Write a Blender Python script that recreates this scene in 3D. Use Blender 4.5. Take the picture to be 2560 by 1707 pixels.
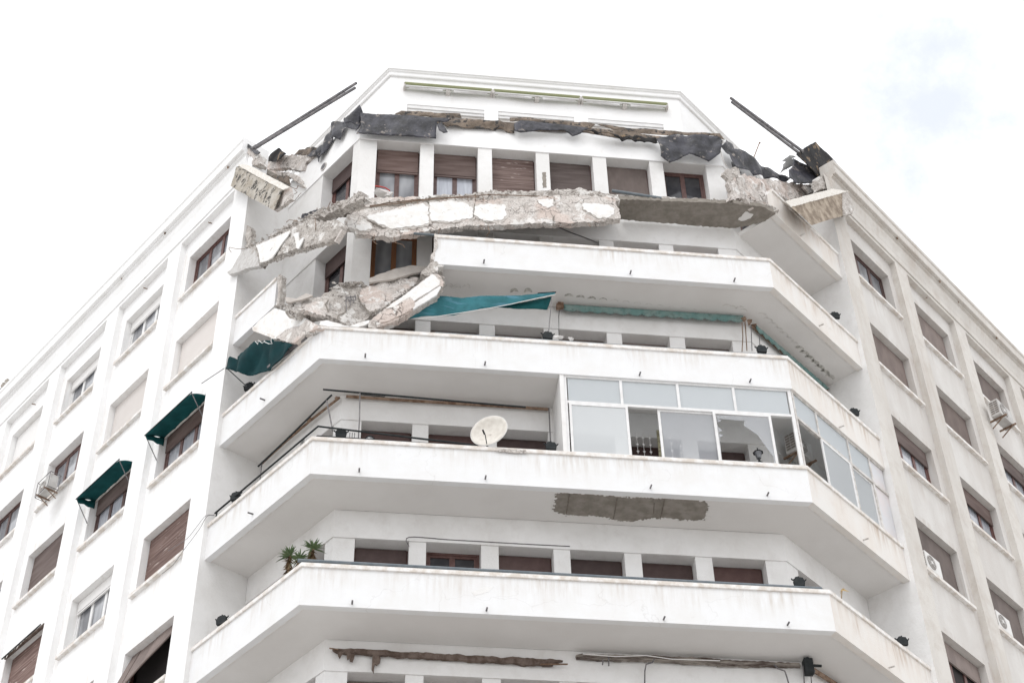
import bpy, bmesh, math, random
from math import radians, sin, cos, tan, pi, atan2, floor as mfloor
from mathutils import Vector, Matrix, noise, geometry
random.seed(7)
scn = bpy.context.scene
for o in list(bpy.data.objects): bpy.data.objects.remove(o)

# ------------------------------------------------------------------ camera
CAM = Vector((-2.468, -26.78, -19.308))
FW = Vector((0.09622, 0.719243, 0.688063)); RT = Vector((0.993245, -0.114421, -0.01929)); UP = Vector((-0.064855, -0.685271, 0.725394))
FPX = 4175.516
cam_d = bpy.data.cameras.new('camera'); cam = bpy.data.objects.new('camera', cam_d); scn.collection.objects.link(cam)
m = Matrix((RT, UP, -FW)).transposed().to_4x4(); m.translation = CAM
cam.matrix_world = m
cam_d.sensor_width = 36; cam_d.lens = FPX/2560*36; cam_d.clip_end = 3000; cam_d.clip_start = 0.1
scn.camera = cam

# ------------------------------------------------------------------ world, sun, exposure
SUN_EL, SUN_AZ = radians(52), radians(212)      # azimuth clockwise from +Y: the veiled sun stands behind the camera, to its left
w = bpy.data.worlds.new("World"); scn.world = w; w.use_nodes = True
nt = w.node_tree; nt.nodes.clear()
def N(nt, t, **k):
    n = nt.nodes.new(t)
    for a, b in k.items(): setattr(n, a, b)
    return n
out = N(nt, 'ShaderNodeOutputWorld'); bg = N(nt, 'ShaderNodeBackground'); bg.inputs['Strength'].default_value = 0.12
sky = N(nt, 'ShaderNodeTexSky', sky_type='NISHITA', sun_disc=False); sky.sun_elevation = SUN_EL; sky.sun_rotation = SUN_AZ; sky.dust_density = 3
tc = N(nt, 'ShaderNodeTexCoord'); mp = N(nt, 'ShaderNodeMapping'); mp.inputs['Location'].default_value = (3.1, 1.2, .45)
ns = N(nt, 'ShaderNodeTexNoise'); ns.inputs['Scale'].default_value = 2.6; ns.inputs['Detail'].default_value = 5; ns.inputs['Roughness'].default_value = .55
cr = N(nt, 'ShaderNodeValToRGB'); cr.color_ramp.elements[0].position = .30; cr.color_ramp.elements[0].color = (.0, .0, .0, 1); cr.color_ramp.elements[1].position = .44; cr.color_ramp.elements[1].color = (1, 1, 1, 1)
mx = N(nt, 'ShaderNodeMix', data_type='RGBA'); CLOUD = (10.2, 10.3, 10.5, 1)
mx.inputs[7].default_value = CLOUD
nt.links.new(tc.outputs['Generated'], mp.inputs['Vector']); nt.links.new(mp.outputs['Vector'], ns.inputs['Vector']); nt.links.new(ns.outputs['Fac'], cr.inputs['Fac'])
# thin veil everywhere: even the gaps in the cloud are mostly white
veil = N(nt, 'ShaderNodeMix', data_type='RGBA'); veil.inputs[0].default_value = .62; veil.inputs[7].default_value = (9.4, 9.6, 10.2, 1)
nt.links.new(sky.outputs['Color'], veil.inputs[6])
nt.links.new(veil.outputs[2], mx.inputs[6]); nt.links.new(cr.outputs['Color'], mx.inputs[0])
gd = (FW + RT*((2330-1280)/FPX) - UP*((285-853.5)/FPX)).normalized()      # a thin place in the cloud, up to the right
dt = N(nt, 'ShaderNodeVectorMath', operation='DISTANCE'); dt.inputs[1].default_value = gd; nt.links.new(tc.outputs['Generated'], dt.inputs[0])
n2 = N(nt, 'ShaderNodeTexNoise'); n2.inputs['Scale'].default_value = 9; n2.inputs['Detail'].default_value = 8; n2.inputs['Roughness'].default_value = .62; nt.links.new(tc.outputs['Generated'], n2.inputs['Vector'])
ad = N(nt, 'ShaderNodeMath', operation='MULTIPLY_ADD'); ad.inputs[1].default_value = .30; nt.links.new(n2.outputs['Fac'], ad.inputs[0]); nt.links.new(dt.outputs['Value'], ad.inputs[2])
rr_ = N(nt, 'ShaderNodeMapRange', interpolation_type='SMOOTHSTEP'); rr_.inputs[1].default_value = .165; rr_.inputs[2].default_value = .275; rr_.inputs[3].default_value = .95; rr_.inputs[4].default_value = 0; nt.links.new(ad.outputs[0], rr_.inputs[0])
gap = N(nt, 'ShaderNodeMix', data_type='RGBA'); gap.inputs[7].default_value = (5.7, 6.05, 6.9, 1); nt.links.new(rr_.outputs[0], gap.inputs[0]); nt.links.new(mx.outputs[2], gap.inputs[6])
nt.links.new(gap.outputs[2], bg.inputs['Color']); nt.links.new(bg.outputs['Background'], out.inputs['Surface'])
sd = bpy.data.lights.new('sun', 'SUN'); sd.energy = 0.75; sd.angle = radians(30); sd.color = (1, .975, .94)
so = bpy.data.objects.new('sun', sd); scn.collection.objects.link(so)
sdir = Vector((sin(SUN_AZ)*cos(SUN_EL), cos(SUN_AZ)*cos(SUN_EL), sin(SUN_EL)))
so.rotation_euler = (-sdir).to_track_quat('-Z', 'Y').to_euler(); so.location = (-30, -40, 60)
scn.view_settings.view_transform = 'Standard'; scn.view_settings.look = 'None'; scn.view_settings.gamma = 1
scn.view_settings.exposure = 0.30
scn.cycles.max_bounces = 8; scn.cycles.diffuse_bounces = 5; scn.cycles.use_denoising = True

# ------------------------------------------------------------------ materials
def mat(name, base, rough=.8, var=0, vscale=3, vcol=None, bump=0, bscale=30, metal=0, extra=None, stretch=(1, 1, 1), detail=6, spec=.5, world=True):
    M = bpy.data.materials.new(name); M.use_nodes = True; t = M.node_tree; b = t.nodes['Principled BSDF']
    b.inputs['Roughness'].default_value = rough; b.inputs['Metallic'].default_value = metal; b.inputs['Specular IOR Level'].default_value = spec
    b.inputs['Base Color'].default_value = (*base, 1)
    c = N(t, 'ShaderNodeTexCoord'); src = c.outputs['Object']
    col = None
    def rgb(x): n = N(t, 'ShaderNodeRGB'); n.outputs[0].default_value = (*x, 1); return n.outputs[0]
    def mix(f, a, bb):
        n = N(t, 'ShaderNodeMix', data_type='RGBA'); t.links.new(f, n.inputs[0]); t.links.new(a, n.inputs[6]); t.links.new(bb, n.inputs[7]); return n.outputs[2]
    def nz(scale, det=6, st=(1, 1, 1), lo=.4, hi=.6, rg=.6, off=(0, 0, 0)):
        q = N(t, 'ShaderNodeMapping'); q.inputs['Scale'].default_value = st; q.inputs['Location'].default_value = off; t.links.new(src, q.inputs['Vector'])
        n = N(t, 'ShaderNodeTexNoise'); n.inputs['Scale'].default_value = scale; n.inputs['Detail'].default_value = det; n.inputs['Roughness'].default_value = rg
        t.links.new(q.outputs['Vector'], n.inputs['Vector'])
        r = N(t, 'ShaderNodeMapRange'); r.inputs[1].default_value = lo; r.inputs[2].default_value = hi; t.links.new(n.outputs['Fac'], r.inputs[0]); return r.outputs[0]
    def mul(a, v):
        n = N(t, 'ShaderNodeMath', operation='MULTIPLY'); t.links.new(a, n.inputs[0])
        if isinstance(v, (int, float)): n.inputs[1].default_value = v
        else: t.links.new(v, n.inputs[1])
        return n.outputs[0]
    col = rgb(base)
    if vcol: col = mix(mul(nz(vscale, detail, stretch), var), col, rgb(vcol))
    H = dict(t=t, b=b, src=src, rgb=rgb, mix=mix, nz=nz, mul=mul)
    if extra: col = extra(H, col)
    if name.startswith(('shutter_', 'frame_', 'window_')):
        oi = N(t, 'ShaderNodeObjectInfo'); hs = N(t, 'ShaderNodeHueSaturation'); mr = N(t, 'ShaderNodeMapRange'); mr.inputs[3].default_value = .72; mr.inputs[4].default_value = 1.32; t.links.new(oi.outputs['Random'], mr.inputs[0]); t.links.new(mr.outputs[0], hs.inputs['Value'])
        m3 = N(t, 'ShaderNodeMapRange'); m3.inputs[3].default_value = .8; m3.inputs[4].default_value = 1.15; m2 = N(t, 'ShaderNodeMath', operation='FRACT'); m4 = N(t, 'ShaderNodeMath', operation='MULTIPLY'); m4.inputs[1].default_value = 7.3; t.links.new(oi.outputs['Random'], m4.inputs[0]); t.links.new(m4.outputs[0], m2.inputs[0]); t.links.new(m2.outputs[0], m3.inputs[0])
        if 'white' in name or 'cream' in name: mr.inputs[3].default_value = .93; mr.inputs[4].default_value = 1.03
        else: t.links.new(m3.outputs[0], hs.inputs['Saturation'])
        t.links.new(col, hs.inputs['Color']); col = hs.outputs['Color']
    t.links.new(col, b.inputs['Base Color'])
    if bump:
        n = nz(bscale, 5, (1, 1, 1), 0, 1); bp = N(t, 'ShaderNodeBump'); bp.inputs['Strength'].default_value = bump; bp.inputs['Distance'].default_value = .03
        t.links.new(n, bp.inputs['Height']); t.links.new(bp.outputs['Normal'], b.inputs['Normal'])
    return M
def sep(H):
    n = N(H['t'], 'ShaderNodeSeparateXYZ'); H['t'].links.new(H['src'], n.inputs[0]); return n.outputs
def streaks(a1, c1, a2=.0, c2=(.5, .4, .33), zo=32.985, zr=.86):
    def ex(H, col):          # rain streaks that start under the coping and thin out downward, plus blotchy grime
        t = H['t']; x, y, z = sep(H)
        def mth(op, a, b_=None, c_=None):
            n = N(t, 'ShaderNodeMath', operation=op)
            for i, v in enumerate((a, b_, c_)):
                if v is None: continue
                if isinstance(v, (int, float)): n.inputs[i].default_value = v
                else: t.links.new(v, n.inputs[i])
            return n.outputs[0]
        fr = mth('FRACT', mth('DIVIDE', mth('ADD', z, zo), 3.2)); hh = mth('MULTIPLY', fr, 3.2/zr)      # 0 parapet foot .. 1 under the coping
        long_ = H['nz'](7, 4, (1, 1, .07), .35, .75)
        top = N(t, 'ShaderNodeMapRange'); top.inputs[1].default_value = .25; top.inputs[2].default_value = 1.0; t.links.new(mth('ADD', hh, mth('MULTIPLY', long_, .45)), top.inputs[0]); topv = mth('POWER', top.outputs[0], 2.2)
        s1 = mth('MULTIPLY', H['nz'](9, 6, (1, 1, .09), .42, .66), topv)
        s1 = mth('MULTIPLY', s1, H['nz'](.9, 3, (1, 1, .2), .4, .6))
        col = H['mix'](mth('MULTIPLY', s1, a1), col, H['rgb'](c1))
        g = mth('MULTIPLY', H['nz'](1.7, 9, (1, 1, 1), .48, .72, .7, (9, 2, 4)), a2)
        col = H['mix'](g, col, H['rgb'](c2))
        n = N(t, 'ShaderNodeTexNoise'); n.inputs['Scale'].default_value = 1.2; n.inputs['Detail'].default_value = 7; t.links.new(H['src'], n.inputs['Vector'])
        m1 = N(t, 'ShaderNodeVectorMath', operation='MULTIPLY_ADD'); m1.inputs[1].default_value = (1.6, 1.6, 1.6); t.links.new(n.outputs['Color'], m1.inputs[0]); t.links.new(H['src'], m1.inputs[2])
        v = N(t, 'ShaderNodeTexVoronoi', feature='DISTANCE_TO_EDGE'); v.inputs['Scale'].default_value = .42; t.links.new(m1.outputs[0], v.inputs['Vector'])
        r = N(t, 'ShaderNodeMapRange'); r.inputs[1].default_value = 0; r.inputs[2].default_value = .006; r.inputs[3].default_value = .2; r.inputs[4].default_value = 0; t.links.new(v.outputs['Distance'], r.inputs[0])
        return H['mix'](H['mul'](r.outputs[0], H['nz'](.8, 3, (1, 1, 1), .48, .6, .5, (1, 8, 6))), col, H['rgb']((.30, .27, .25)))
    return ex
def rubble(c2, a2, crack=(.10, .085, .075), vs=2.6, wd=.035, pink=0, white=0):
    def ex(H, col):
        t = H['t']
        col = H['mix'](H['mul'](H['nz'](26, 5, (1, 1, 1), .5, .62, .6, (1, 2, 3)), a2), col, H['rgb'](c2))
        if pink: col = H['mix'](H['mul'](H['nz'](1.3, 4, (1, 1, 1), .5, .6, .5, (4, 2, 9)), pink), col, H['rgb']((.60, .47, .41)))
        if white: col = H['mix'](H['mul'](H['nz'](2.8, 7, (1, 1, 1), .57, .59, .62, (7, 3, 5)), white), col, H['rgb']((.74, .725, .705)))
        n = N(t, 'ShaderNodeTexNoise'); n.inputs['Scale'].default_value = 3; n.inputs['Detail'].default_value = 5; t.links.new(H['src'], n.inputs['Vector'])
        m1 = N(t, 'ShaderNodeVectorMath', operation='MULTIPLY_ADD'); m1.inputs[1].default_value = (.5, .5, .5); t.links.new(n.outputs['Color'], m1.inputs[0]); t.links.new(H['src'], m1.inputs[2])
        v = N(t, 'ShaderNodeTexVoronoi', feature='DISTANCE_TO_EDGE'); v.inputs['Scale'].default_value = vs; t.links.new(m1.outputs[0], v.inputs['Vector'])
        r = N(t, 'ShaderNodeMapRange'); r.inputs[1].default_value = 0; r.inputs[2].default_value = wd; r.inputs[3].default_value = 1; r.inputs[4].default_value = 0; t.links.new(v.outputs['Distance'], r.inputs[0])
        g = H['mul'](r.outputs[0], H['nz'](1.8, 3, (1, 1, 1), .42, .56, .5, (8, 8, 1)))
        return H['mix'](g, col, H['rgb'](crack))
    return ex
PL = mat('plaster_white_painted', (.84, .84, .843), .85, .5, 1.2, (.77, .765, .755), .15, 26, extra=lambda H, c: H['mix'](H['mul'](H['nz'](3.5, 9, (1, 1, .5), .56, .70, .7, (3, 8, 1)), .4), c, H['rgb']((.66, .64, .61))))
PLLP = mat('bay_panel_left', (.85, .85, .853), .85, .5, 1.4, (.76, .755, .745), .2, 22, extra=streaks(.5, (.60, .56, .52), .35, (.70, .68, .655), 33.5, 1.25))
PLRB = mat('bay_panel_right_shaded', (.62, .603, .582), .88, .8, 1.1, (.54, .515, .49), .3, 20, extra=streaks(.65, (.46, .41, .37), .6, (.53, .495, .465), 33.5, 1.25), stretch=(1, 1, .35))  # base darker than the left panels: side shade painted in, plus real stains
PLW = mat('plaster_parapet_streaked', (.735, .74, .75), .85, .5, 2, (.69, .685, .675), .12, 30, extra=streaks(.65, (.50, .45, .40), .2, (.62, .58, .54)))
PLB = mat('plaster_right_wing_weathered_shaded', (.615, .59, .555), .88, .75, .9, (.53, .505, .475), .25, 22, extra=streaks(.4, (.44, .37, .31), .85, (.48, .435, .39)), stretch=(1, 1, .25))  # beige base mixes real weathering with the shade of the side turned from light
PLRP = mat('plaster_right_parapet_weathered_shaded', (.71, .69, .665), .88, .6, 1.6, (.68, .63, .58), .2, 25, extra=streaks(1.0, (.47, .38, .31), .45, (.62, .55, .49)), stretch=(1, 1, .3))  # stained plaster, its tone also darkened for the shaded right side
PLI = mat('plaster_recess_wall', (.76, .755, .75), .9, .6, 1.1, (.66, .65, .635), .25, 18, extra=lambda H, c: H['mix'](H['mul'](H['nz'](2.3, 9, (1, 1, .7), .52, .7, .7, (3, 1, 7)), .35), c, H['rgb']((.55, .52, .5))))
PLS = mat('soffit_paint', (.70, .685, .67), .9, .5, .7, (.63, .61, .59), .1, 20)
COP = mat('coping_stained', (.78, .765, .75), .85, .9, 5, (.60, .545, .49), .35, 40)
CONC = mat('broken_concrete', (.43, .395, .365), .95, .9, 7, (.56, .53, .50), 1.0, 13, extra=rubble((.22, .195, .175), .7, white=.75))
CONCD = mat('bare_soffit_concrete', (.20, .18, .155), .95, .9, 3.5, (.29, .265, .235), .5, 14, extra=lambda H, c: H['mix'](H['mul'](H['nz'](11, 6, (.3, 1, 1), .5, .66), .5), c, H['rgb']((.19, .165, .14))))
CPINK = mat('bare_render_and_screed', (.54, .495, .465), .95, .9, 5, (.66, .625, .595), 1.0, 15, extra=rubble((.33, .30, .275), .7, pink=.45, white=.9))
WFRESH = mat('white_plaster_flake', (.80, .80, .795), .85, .7, 5, (.70, .675, .645), .3, 24, extra=lambda H, c: H['mix'](H['mul'](H['nz'](12, 8, (1, 1, 1), .60, .66, .7), .7), c, H['rgb']((.50, .46, .42))))
RLAY = mat('render_layer_grey', (.60, .565, .535), .95, .8, 8, (.48, .445, .415), .8, 20)
MOULD = mat('mould_stained_beam', (.47, .44, .395), .9, .9, 3, (.34, .30, .245), .4, 20, extra=lambda H, c: H['mix'](H['nz'](4, 10, (1, 1, 1), .525, .545, .8, (5, 5, 1)), c, H['rgb']((.05, .045, .04))))
OCHRE = mat('brown_stained_beam', (.40, .335, .265), .9, 1, 3.5, (.20, .155, .115), .4, 20, extra=lambda H, c: H['mix'](H['mul'](H['nz'](8, 8, (1, 1, 1), .55, .65, .7), .7), c, H['rgb']((.16, .12, .085))))
TAR = mat('bitumen_membrane', (.012, .012, .015), .48, .9, 2.2, (.06, .06, .075), .8, 7, spec=.38, extra=lambda H, c: H['mix'](H['mul'](H['nz'](4.5, 10, (1, 1, 1), .585, .62, .75, (2, 7, 1)), .7), c, H['rgb']((.34, .30, .27))))
TARB = mat('bitumen_brown', (.10, .075, .055), .8, 1, 3, (.24, .19, .15), .6, 14, extra=lambda H, c: H['mix'](H['nz'](6, 9, (1, 1, 1), .52, .58, .7), c, H['rgb']((.03, .028, .028))))
TARO = mat('bitumen_with_ochre_patches', (.012, .011, .012), .75, .3, 3, (.03, .028, .026), .5, 14, spec=.2, extra=lambda H, c: H['mix'](H['nz'](3.4, 9, (1, 1, 1), .55, .62, .65, (2.3, 7, 1.1)), c, H['rgb']((.25, .18, .115))))
def slats(freq, dark, amt=.6):
    def ex(H, col):
        t = H['t']; x, y, z = sep(H)
        a = N(t, 'ShaderNodeMath', operation='MULTIPLY'); a.inputs[1].default_value = freq; t.links.new(z, a.inputs[0])
        f = N(t, 'ShaderNodeMath', operation='FRACT'); t.links.new(a.outputs[0], f.inputs[0])
        r = N(t, 'ShaderNodeMapRange'); r.inputs[1].default_value = .62; r.inputs[2].default_value = .8; t.links.new(f.outputs[0], r.inputs[0])
        p = N(t, 'ShaderNodeMath', operation='MULTIPLY'); p.inputs[1].default_value = amt; t.links.new(r.outputs[0], p.inputs[0])
        return H['mix'](p.outputs[0], col, H['rgb'](dark))
    return ex
SHB = mat('shutter_brown', (.10, .068, .06), .75, .9, 2, (.16, .12, .11), .0, 10, stretch=(.4, 1, 3))
SHR = mat('shutter_brown_worn', (.10, .058, .05), .75, .9, 6, (.24, .17, .15), 0, 10, stretch=(.15, 1, 6), extra=lambda H, c: H['mix'](H['mul'](H['nz'](9, 7, (.3, 1, 2), .62, .68), .8), c, H['rgb']((.6, .52, .48))))
SHD = mat('shutter_dark_red_brown', (.055, .028, .025), .7, .6, 3, (.085, .05, .045), 0, 10)
SHG = mat('shutter_grey_brown', (.19, .15, .135), .8, .8, 3, (.135, .105, .095), 0, 10, stretch=(1, 1, .4))
SHC = mat('shutter_cream', (.68, .64, .615), .7, .3, 2, (.62, .58, .55), 0, 10, extra=slats(22, (.58, .54, .51), .35))
SHW = mat('shutter_white', (.80, .79, .78), .6, .3, 2, (.74, .73, .72), 0, 10, extra=slats(20, (.68, .67, .66), .3))
WDB = mat('frame_dark_brown_wood', (.095, .045, .04), .6, .7, 8, (.15, .085, .075))
WDO = mat('frame_varnished_wood', (.23, .09, .035), .45, .7, 8, (.33, .14, .05), stretch=(3, 1, .5))
ALU = mat('aluminium_white', (.72, .72, .72), .45, .5, 6, (.60, .59, .585))
ALUG = mat('aluminium_weathered', (.62, .60, .58), .5, .9, 7, (.42, .39, .36))
GL = mat('window_glass_grey', (.14, .145, .16), .06, .9, 1.1, (.34, .35, .37), stretch=(1.5, 1, .5), detail=2)  # pale patches in the colour stand in for sky reflections
GLC = mat('window_glass_with_net_curtain', (.33, .345, .385), .12, .8, 4, (.44, .46, .50), stretch=(3, 1, .3))
GLD = mat('window_glass_dark', (.05, .05, .056), .08, .5, 2, (.10, .10, .11))
GLF0 = mat('frosted_balcony_glass', (.50, .53, .55), .25, .6, .9, (.57, .60, .62))
GLP = mat('frosted_pane_dusty_pink', (.60, .555, .555), .35, .8, 1.2, (.55, .57, .60))
DARK = mat('dark_room', (.016, .012, .012), .9)  # near-black colour painted in place of the shade of unlit rooms
def clear_glass(nm='clear_balcony_glass', f_=.34, c_=(.68, .71, .76), r_=.08):
    M = bpy.data.materials.new(nm); M.use_nodes = True; t = M.node_tree; b = t.nodes['Principled BSDF']
    tr = N(t, 'ShaderNodeBsdfTransparent'); mx_ = N(t, 'ShaderNodeMixShader'); mx_.inputs[0].default_value = f_
    b.inputs['Base Color'].default_value = (*c_, 1); b.inputs['Roughness'].default_value = r_
    t.links.new(tr.outputs[0], mx_.inputs[1]); t.links.new(b.outputs[0], mx_.inputs[2]); t.links.new(mx_.outputs[0], t.nodes['Material Output'].inputs['Surface']); return M
GLT = clear_glass()
GLS = clear_glass('balcony_glass_painted_reflection', .62, (.76, .79, .81), .1)  # pale base colour stands in for the bright reflection on this sash
GLF = clear_glass('frosted_sheet_glass', .8, (.9, .9, .9), .3)
_t = GLF.node_tree; _tl = N(_t, 'ShaderNodeBsdfTranslucent'); _tl.inputs['Color'].default_value = (.80, .84, .86, 1); _df = N(_t, 'ShaderNodeBsdfDiffuse'); _df.inputs['Color'].default_value = (.72, .755, .78, 1)
_gl = N(_t, 'ShaderNodeBsdfGlossy'); _gl.inputs['Roughness'].default_value = .12; _m1 = N(_t, 'ShaderNodeMixShader'); _m1.inputs[0].default_value = .42; _m2 = N(_t, 'ShaderNodeMixShader'); _m2.inputs[0].default_value = .06
_t.links.new(_df.outputs[0], _m1.inputs[1]); _t.links.new(_tl.outputs[0], _m1.inputs[2]); _t.links.new(_m1.outputs[0], _m2.inputs[1]); _t.links.new(_gl.outputs[0], _m2.inputs[2])
_mo = [n for n in _t.nodes if n.type == 'MIX_SHADER' and abs(n.inputs[0].default_value-.8) < 1e-3][0]; _t.links.new(_m2.outputs[0], _mo.inputs[2])
TEAL = mat('teal_canvas', (.004, .060, .064), .8, .8, 3, (.010, .092, .098), .15, 60, spec=.2)
TEALD = mat('teal_canvas_dark', (.0035, .026, .030), .85, .8, 3, (.006, .040, .045), .15, 60, spec=.15)
TEALL = mat('teal_canvas_worn', (.010, .105, .125), .8, .9, 2.5, (.02, .15, .18), .2, 40, extra=lambda H, c: H['mix'](H['mul'](H['nz'](5, 8, (.3, 1, 2), .55, .68), .6), c, H['rgb']((.10, .24, .33))))
TEALF = mat('teal_canvas_faded', (.13, .235, .225), .9, .9, 3, (.20, .27, .255), .3, 30, extra=lambda H, c: H['mix'](H['mul'](H['nz'](9, 8, (1, 1, 1), .52, .65), .6), c, H['rgb']((.07, .12, .11))))
OLIVE = mat('olive_awning_roll', (.23, .245, .135), .85, .4, 5, (.29, .30, .18), spec=.2)
IRON = mat('painted_dark_iron', (.018, .022, .024), .7, .6, 10, (.035, .037, .038), .2, 40, spec=.2)
IRONG = mat('galvanised_rod', (.09, .088, .095), .6, .6, 10, (.24, .22, .22))
PIPE = mat('blue_grey_pipe', (.10, .125, .145), .45, .6, 6, (.17, .19, .205))
RUST = mat('rusty_bar', (.13, .075, .045), .9, 1, 7, (.27, .19, .14), .4, 30)
RAGS = mat('rotten_canvas_brown', (.085, .058, .045), .95, .9, 7, (.17, .13, .11), .7, 18)
PLC = mat('cream_painted_wall', (.80, .78, .72), .85, .3, 2, (.76, .74, .68))
CREAM = mat('dish_cream_enamel', (.66, .63, .58), .6, .9, 7, (.56, .525, .475), .1, 30)
ACW = mat('unit_casing_white', (.66, .65, .635), .5, .6, 3, (.66, .65, .63))
ACO = mat('weathered_unit_casing', (.50, .49, .475), .6, .8, 4, (.38, .365, .35))
ACG = mat('unit_grille_dark', (.16, .14, .13), .6, .5, 9, (.3, .26, .23))
LEAF = mat('aloe_leaf', (.075, .13, .06), .55, .8, 9, (.16, .22, .10))
DRY = mat('dry_leaf', (.34, .25, .15), .9, .9, 12, (.16, .10, .06))
BAG = mat('white_sack_cloth', (.74, .73, .72), .8, .6, 6, (.6, .58, .56), .6, 20)
REDM = mat('red_sack_band', (.5, .06, .05), .7)
ASPH = mat('pale_bounce_ground', (.52, .505, .485), .9, .6, .3, (.46, .445, .425), .3, 8)  # unseen ground, albedo raised so it bounces light up to the soffits
PAVE = mat('pavement_concrete', (.52, .505, .485), .9, .7, .6, (.5, .49, .47), .3, 8)  # also out of view and brightened to bounce light onto the building
TILE = mat('old_grey_tiles', (.36, .33, .29), .9, .9, 6, (.24, .215, .19), .6, 14)

# ------------------------------------------------------------------ helpers
col = scn.collection
class MB:
    def __init__(s): s.v = []; s.f = []; s.sm = False
    def add(s, vs, fs):
        n = len(s.v); s.v += [tuple(a) for a in vs]; s.f += [tuple(i+n for i in f) for f in fs]
    def quad(s, a, b, c, d): s.add((a, b, c, d), ((0, 1, 2, 3),))
    def box(s, x0, x1, y0, y1, z0, z1):
        s.add([(x, y, z) for x in (x0, x1) for y in (y0, y1) for z in (z0, z1)], ((0, 1, 3, 2), (4, 6, 7, 5), (0, 4, 5, 1), (2, 3, 7, 6), (0, 2, 6, 4), (1, 5, 7, 3)))
    def hexa(s, p):   # 8 points: bottom 4, top 4
        s.add(p, ((3, 2, 1, 0), (4, 5, 6, 7), (0, 1, 5, 4), (1, 2, 6, 5), (2, 3, 7, 6), (3, 0, 4, 7)))
    def tube(s, pts, r, n=7, r2=None):
        pts = [Vector(p) for p in pts]; rings = []
        for i, p in enumerate(pts):
            d = (pts[min(i+1, len(pts)-1)] - pts[max(i-1, 0)]).normalized()
            a = d.cross(Vector((0, 0, 1)));
            if a.length < .05: a = d.cross(Vector((1, 0, 0)))
            a.normalize(); b = d.cross(a); rr = r if r2 is None else r+(r2-r)*i/(len(pts)-1)
            rings.append([p + (a*cos(2*pi*k/n) + b*sin(2*pi*k/n))*rr for k in range(n)])
        vs = [v for R_ in rings for v in R_]; fs = []
        for i in range(len(pts)-1):
            for k in range(n): fs.append((i*n+k, i*n+(k+1) % n, (i+1)*n+(k+1) % n, (i+1)*n+k))
        fs.append(tuple(range(n-1, -1, -1))); fs.append(tuple((len(pts)-1)*n+k for k in range(n)))
        s.add(vs, fs)
    def bar(s, a, b, w_, h_, up=Vector((0, 0, 1))):
        a = Vector(a); b = Vector(b); d = (b-a).normalized(); x = d.cross(up).normalized()*w_/2; y = x.cross(d).normalized()*h_/2
        s.hexa([a-x-y, a+x-y, a+x+y, a-x+y, b-x-y, b+x-y, b+x+y, b-x+y])
    def prism(s, pts, vec):
        n = len(pts); vec = Vector(vec); b = [Vector(p)+vec for p in pts]
        s.add(list(pts)+b, [tuple(range(n)), tuple(range(2*n-1, n-1, -1))]+[(i, n+i, n+(i+1) % n, (i+1) % n) for i in range(n)])
    def chunk(s, c, r, sq=(1, 1, 1), seed=None):
        rnd = random if seed is None else random.Random(seed)
        bm = bmesh.new()
        for _ in range(11):
            d = Vector((rnd.gauss(0, 1), rnd.gauss(0, 1), rnd.gauss(0, 1))).normalized()*r*rnd.uniform(.7, 1.1)
            bm.verts.new(Vector(c)+Vector((d.x*sq[0], d.y*sq[1], d.z*sq[2])))
        g = bmesh.ops.convex_hull(bm, input=bm.verts)
        bm.verts.index_update(); n = len(s.v); s.v += [tuple(v.co) for v in bm.verts]; s.f += [tuple(n+v.index for v in f.verts) for f in bm.faces]; bm.free()
    def build(s, name, m_, parent=None, smooth=False):
        me = bpy.data.meshes.new(name); me.from_pydata(s.v, [], s.f); me.materials.append(m_)
        if smooth: me.polygons.foreach_set('use_smooth', [True]*len(me.polygons))
        bm = bmesh.new(); bm.from_mesh(me); bmesh.ops.recalc_face_normals(bm, faces=bm.faces); bm.to_mesh(me); bm.free()
        o = bpy.data.objects.new(name, me); col.objects.link(o)
        if parent: o.parent = parent
        return o
def tag(o, label=None, cat=None, group=None, kind=None):
    if label: o['label'] = label
    if cat: o['category'] = cat; o['kind'] = 'thing'
    if group: o['group'] = group
    if kind: o['kind'] = kind
    return o
def empty(name, loc=(0, 0, 0), rz=0, label=None, cat=None, group=None):
    o = bpy.data.objects.new(name, None); col.objects.link(o); o.location = loc; o.rotation_euler = (0, 0, rz); o.empty_display_size = .2
    return tag(o, label, cat, group)
def thing_at(o, loc):          # give a world-built thing an origin at its own base
    loc = Vector(loc)
    for ob in [o]+list(o.children_recursive):
        pass
    return o
# plan: front face y = 0 from A to B; left and right faces swing back from A and B
Ax, Bx = -3.110, 7.383
aL, aR = radians(55.5), radians(42.03)
A = Vector((Ax, 0)); B = Vector((Bx, 0))
dL = Vector((-cos(aL), sin(aL))); nL = Vector((-sin(aL), -cos(aL)))
dR = Vector((cos(aR), sin(aR))); nR = Vector((sin(aR), -cos(aR)))
SIDE = {'F': (Vector((0, 0)), Vector((1, 0)), Vector((0, -1))), 'L': (A, dL, nL), 'R': (B, dR, nR)}
ROT = {'F': 0, 'L': atan2(nL.x, -nL.y), 'R': atan2(nR.x, -nR.y)}
def PT(side, s, off, z):
    b, d, n = SIDE[side]; p = b+d*s+n*off; return Vector((p.x, p.y, z))
def ray(u, v): return FW + RT*((u-1280)/FPX) - UP*((v-853.5)/FPX)
def UN(u, v, pl):             # where the sight line through photo point (u, v) meets a real plane of the building
    p, n = pl; d = ray(u, v); return CAM + d*((p-CAM).dot(n)/d.dot(n))
def PLN(side, off=0, lean=0, z0=0):   # vertical plane parallel to a face; lean tilts it about the horizontal line at height z0
    b, d, n = SIDE[side]; nn = Vector((n.x, n.y, 0)); return (PT(side, 0, off, z0), (nn + Vector((0, 0, lean))).normalized())
def ZPL(z): return (Vector((0, 0, z)), Vector((0, 0, 1)))

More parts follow.
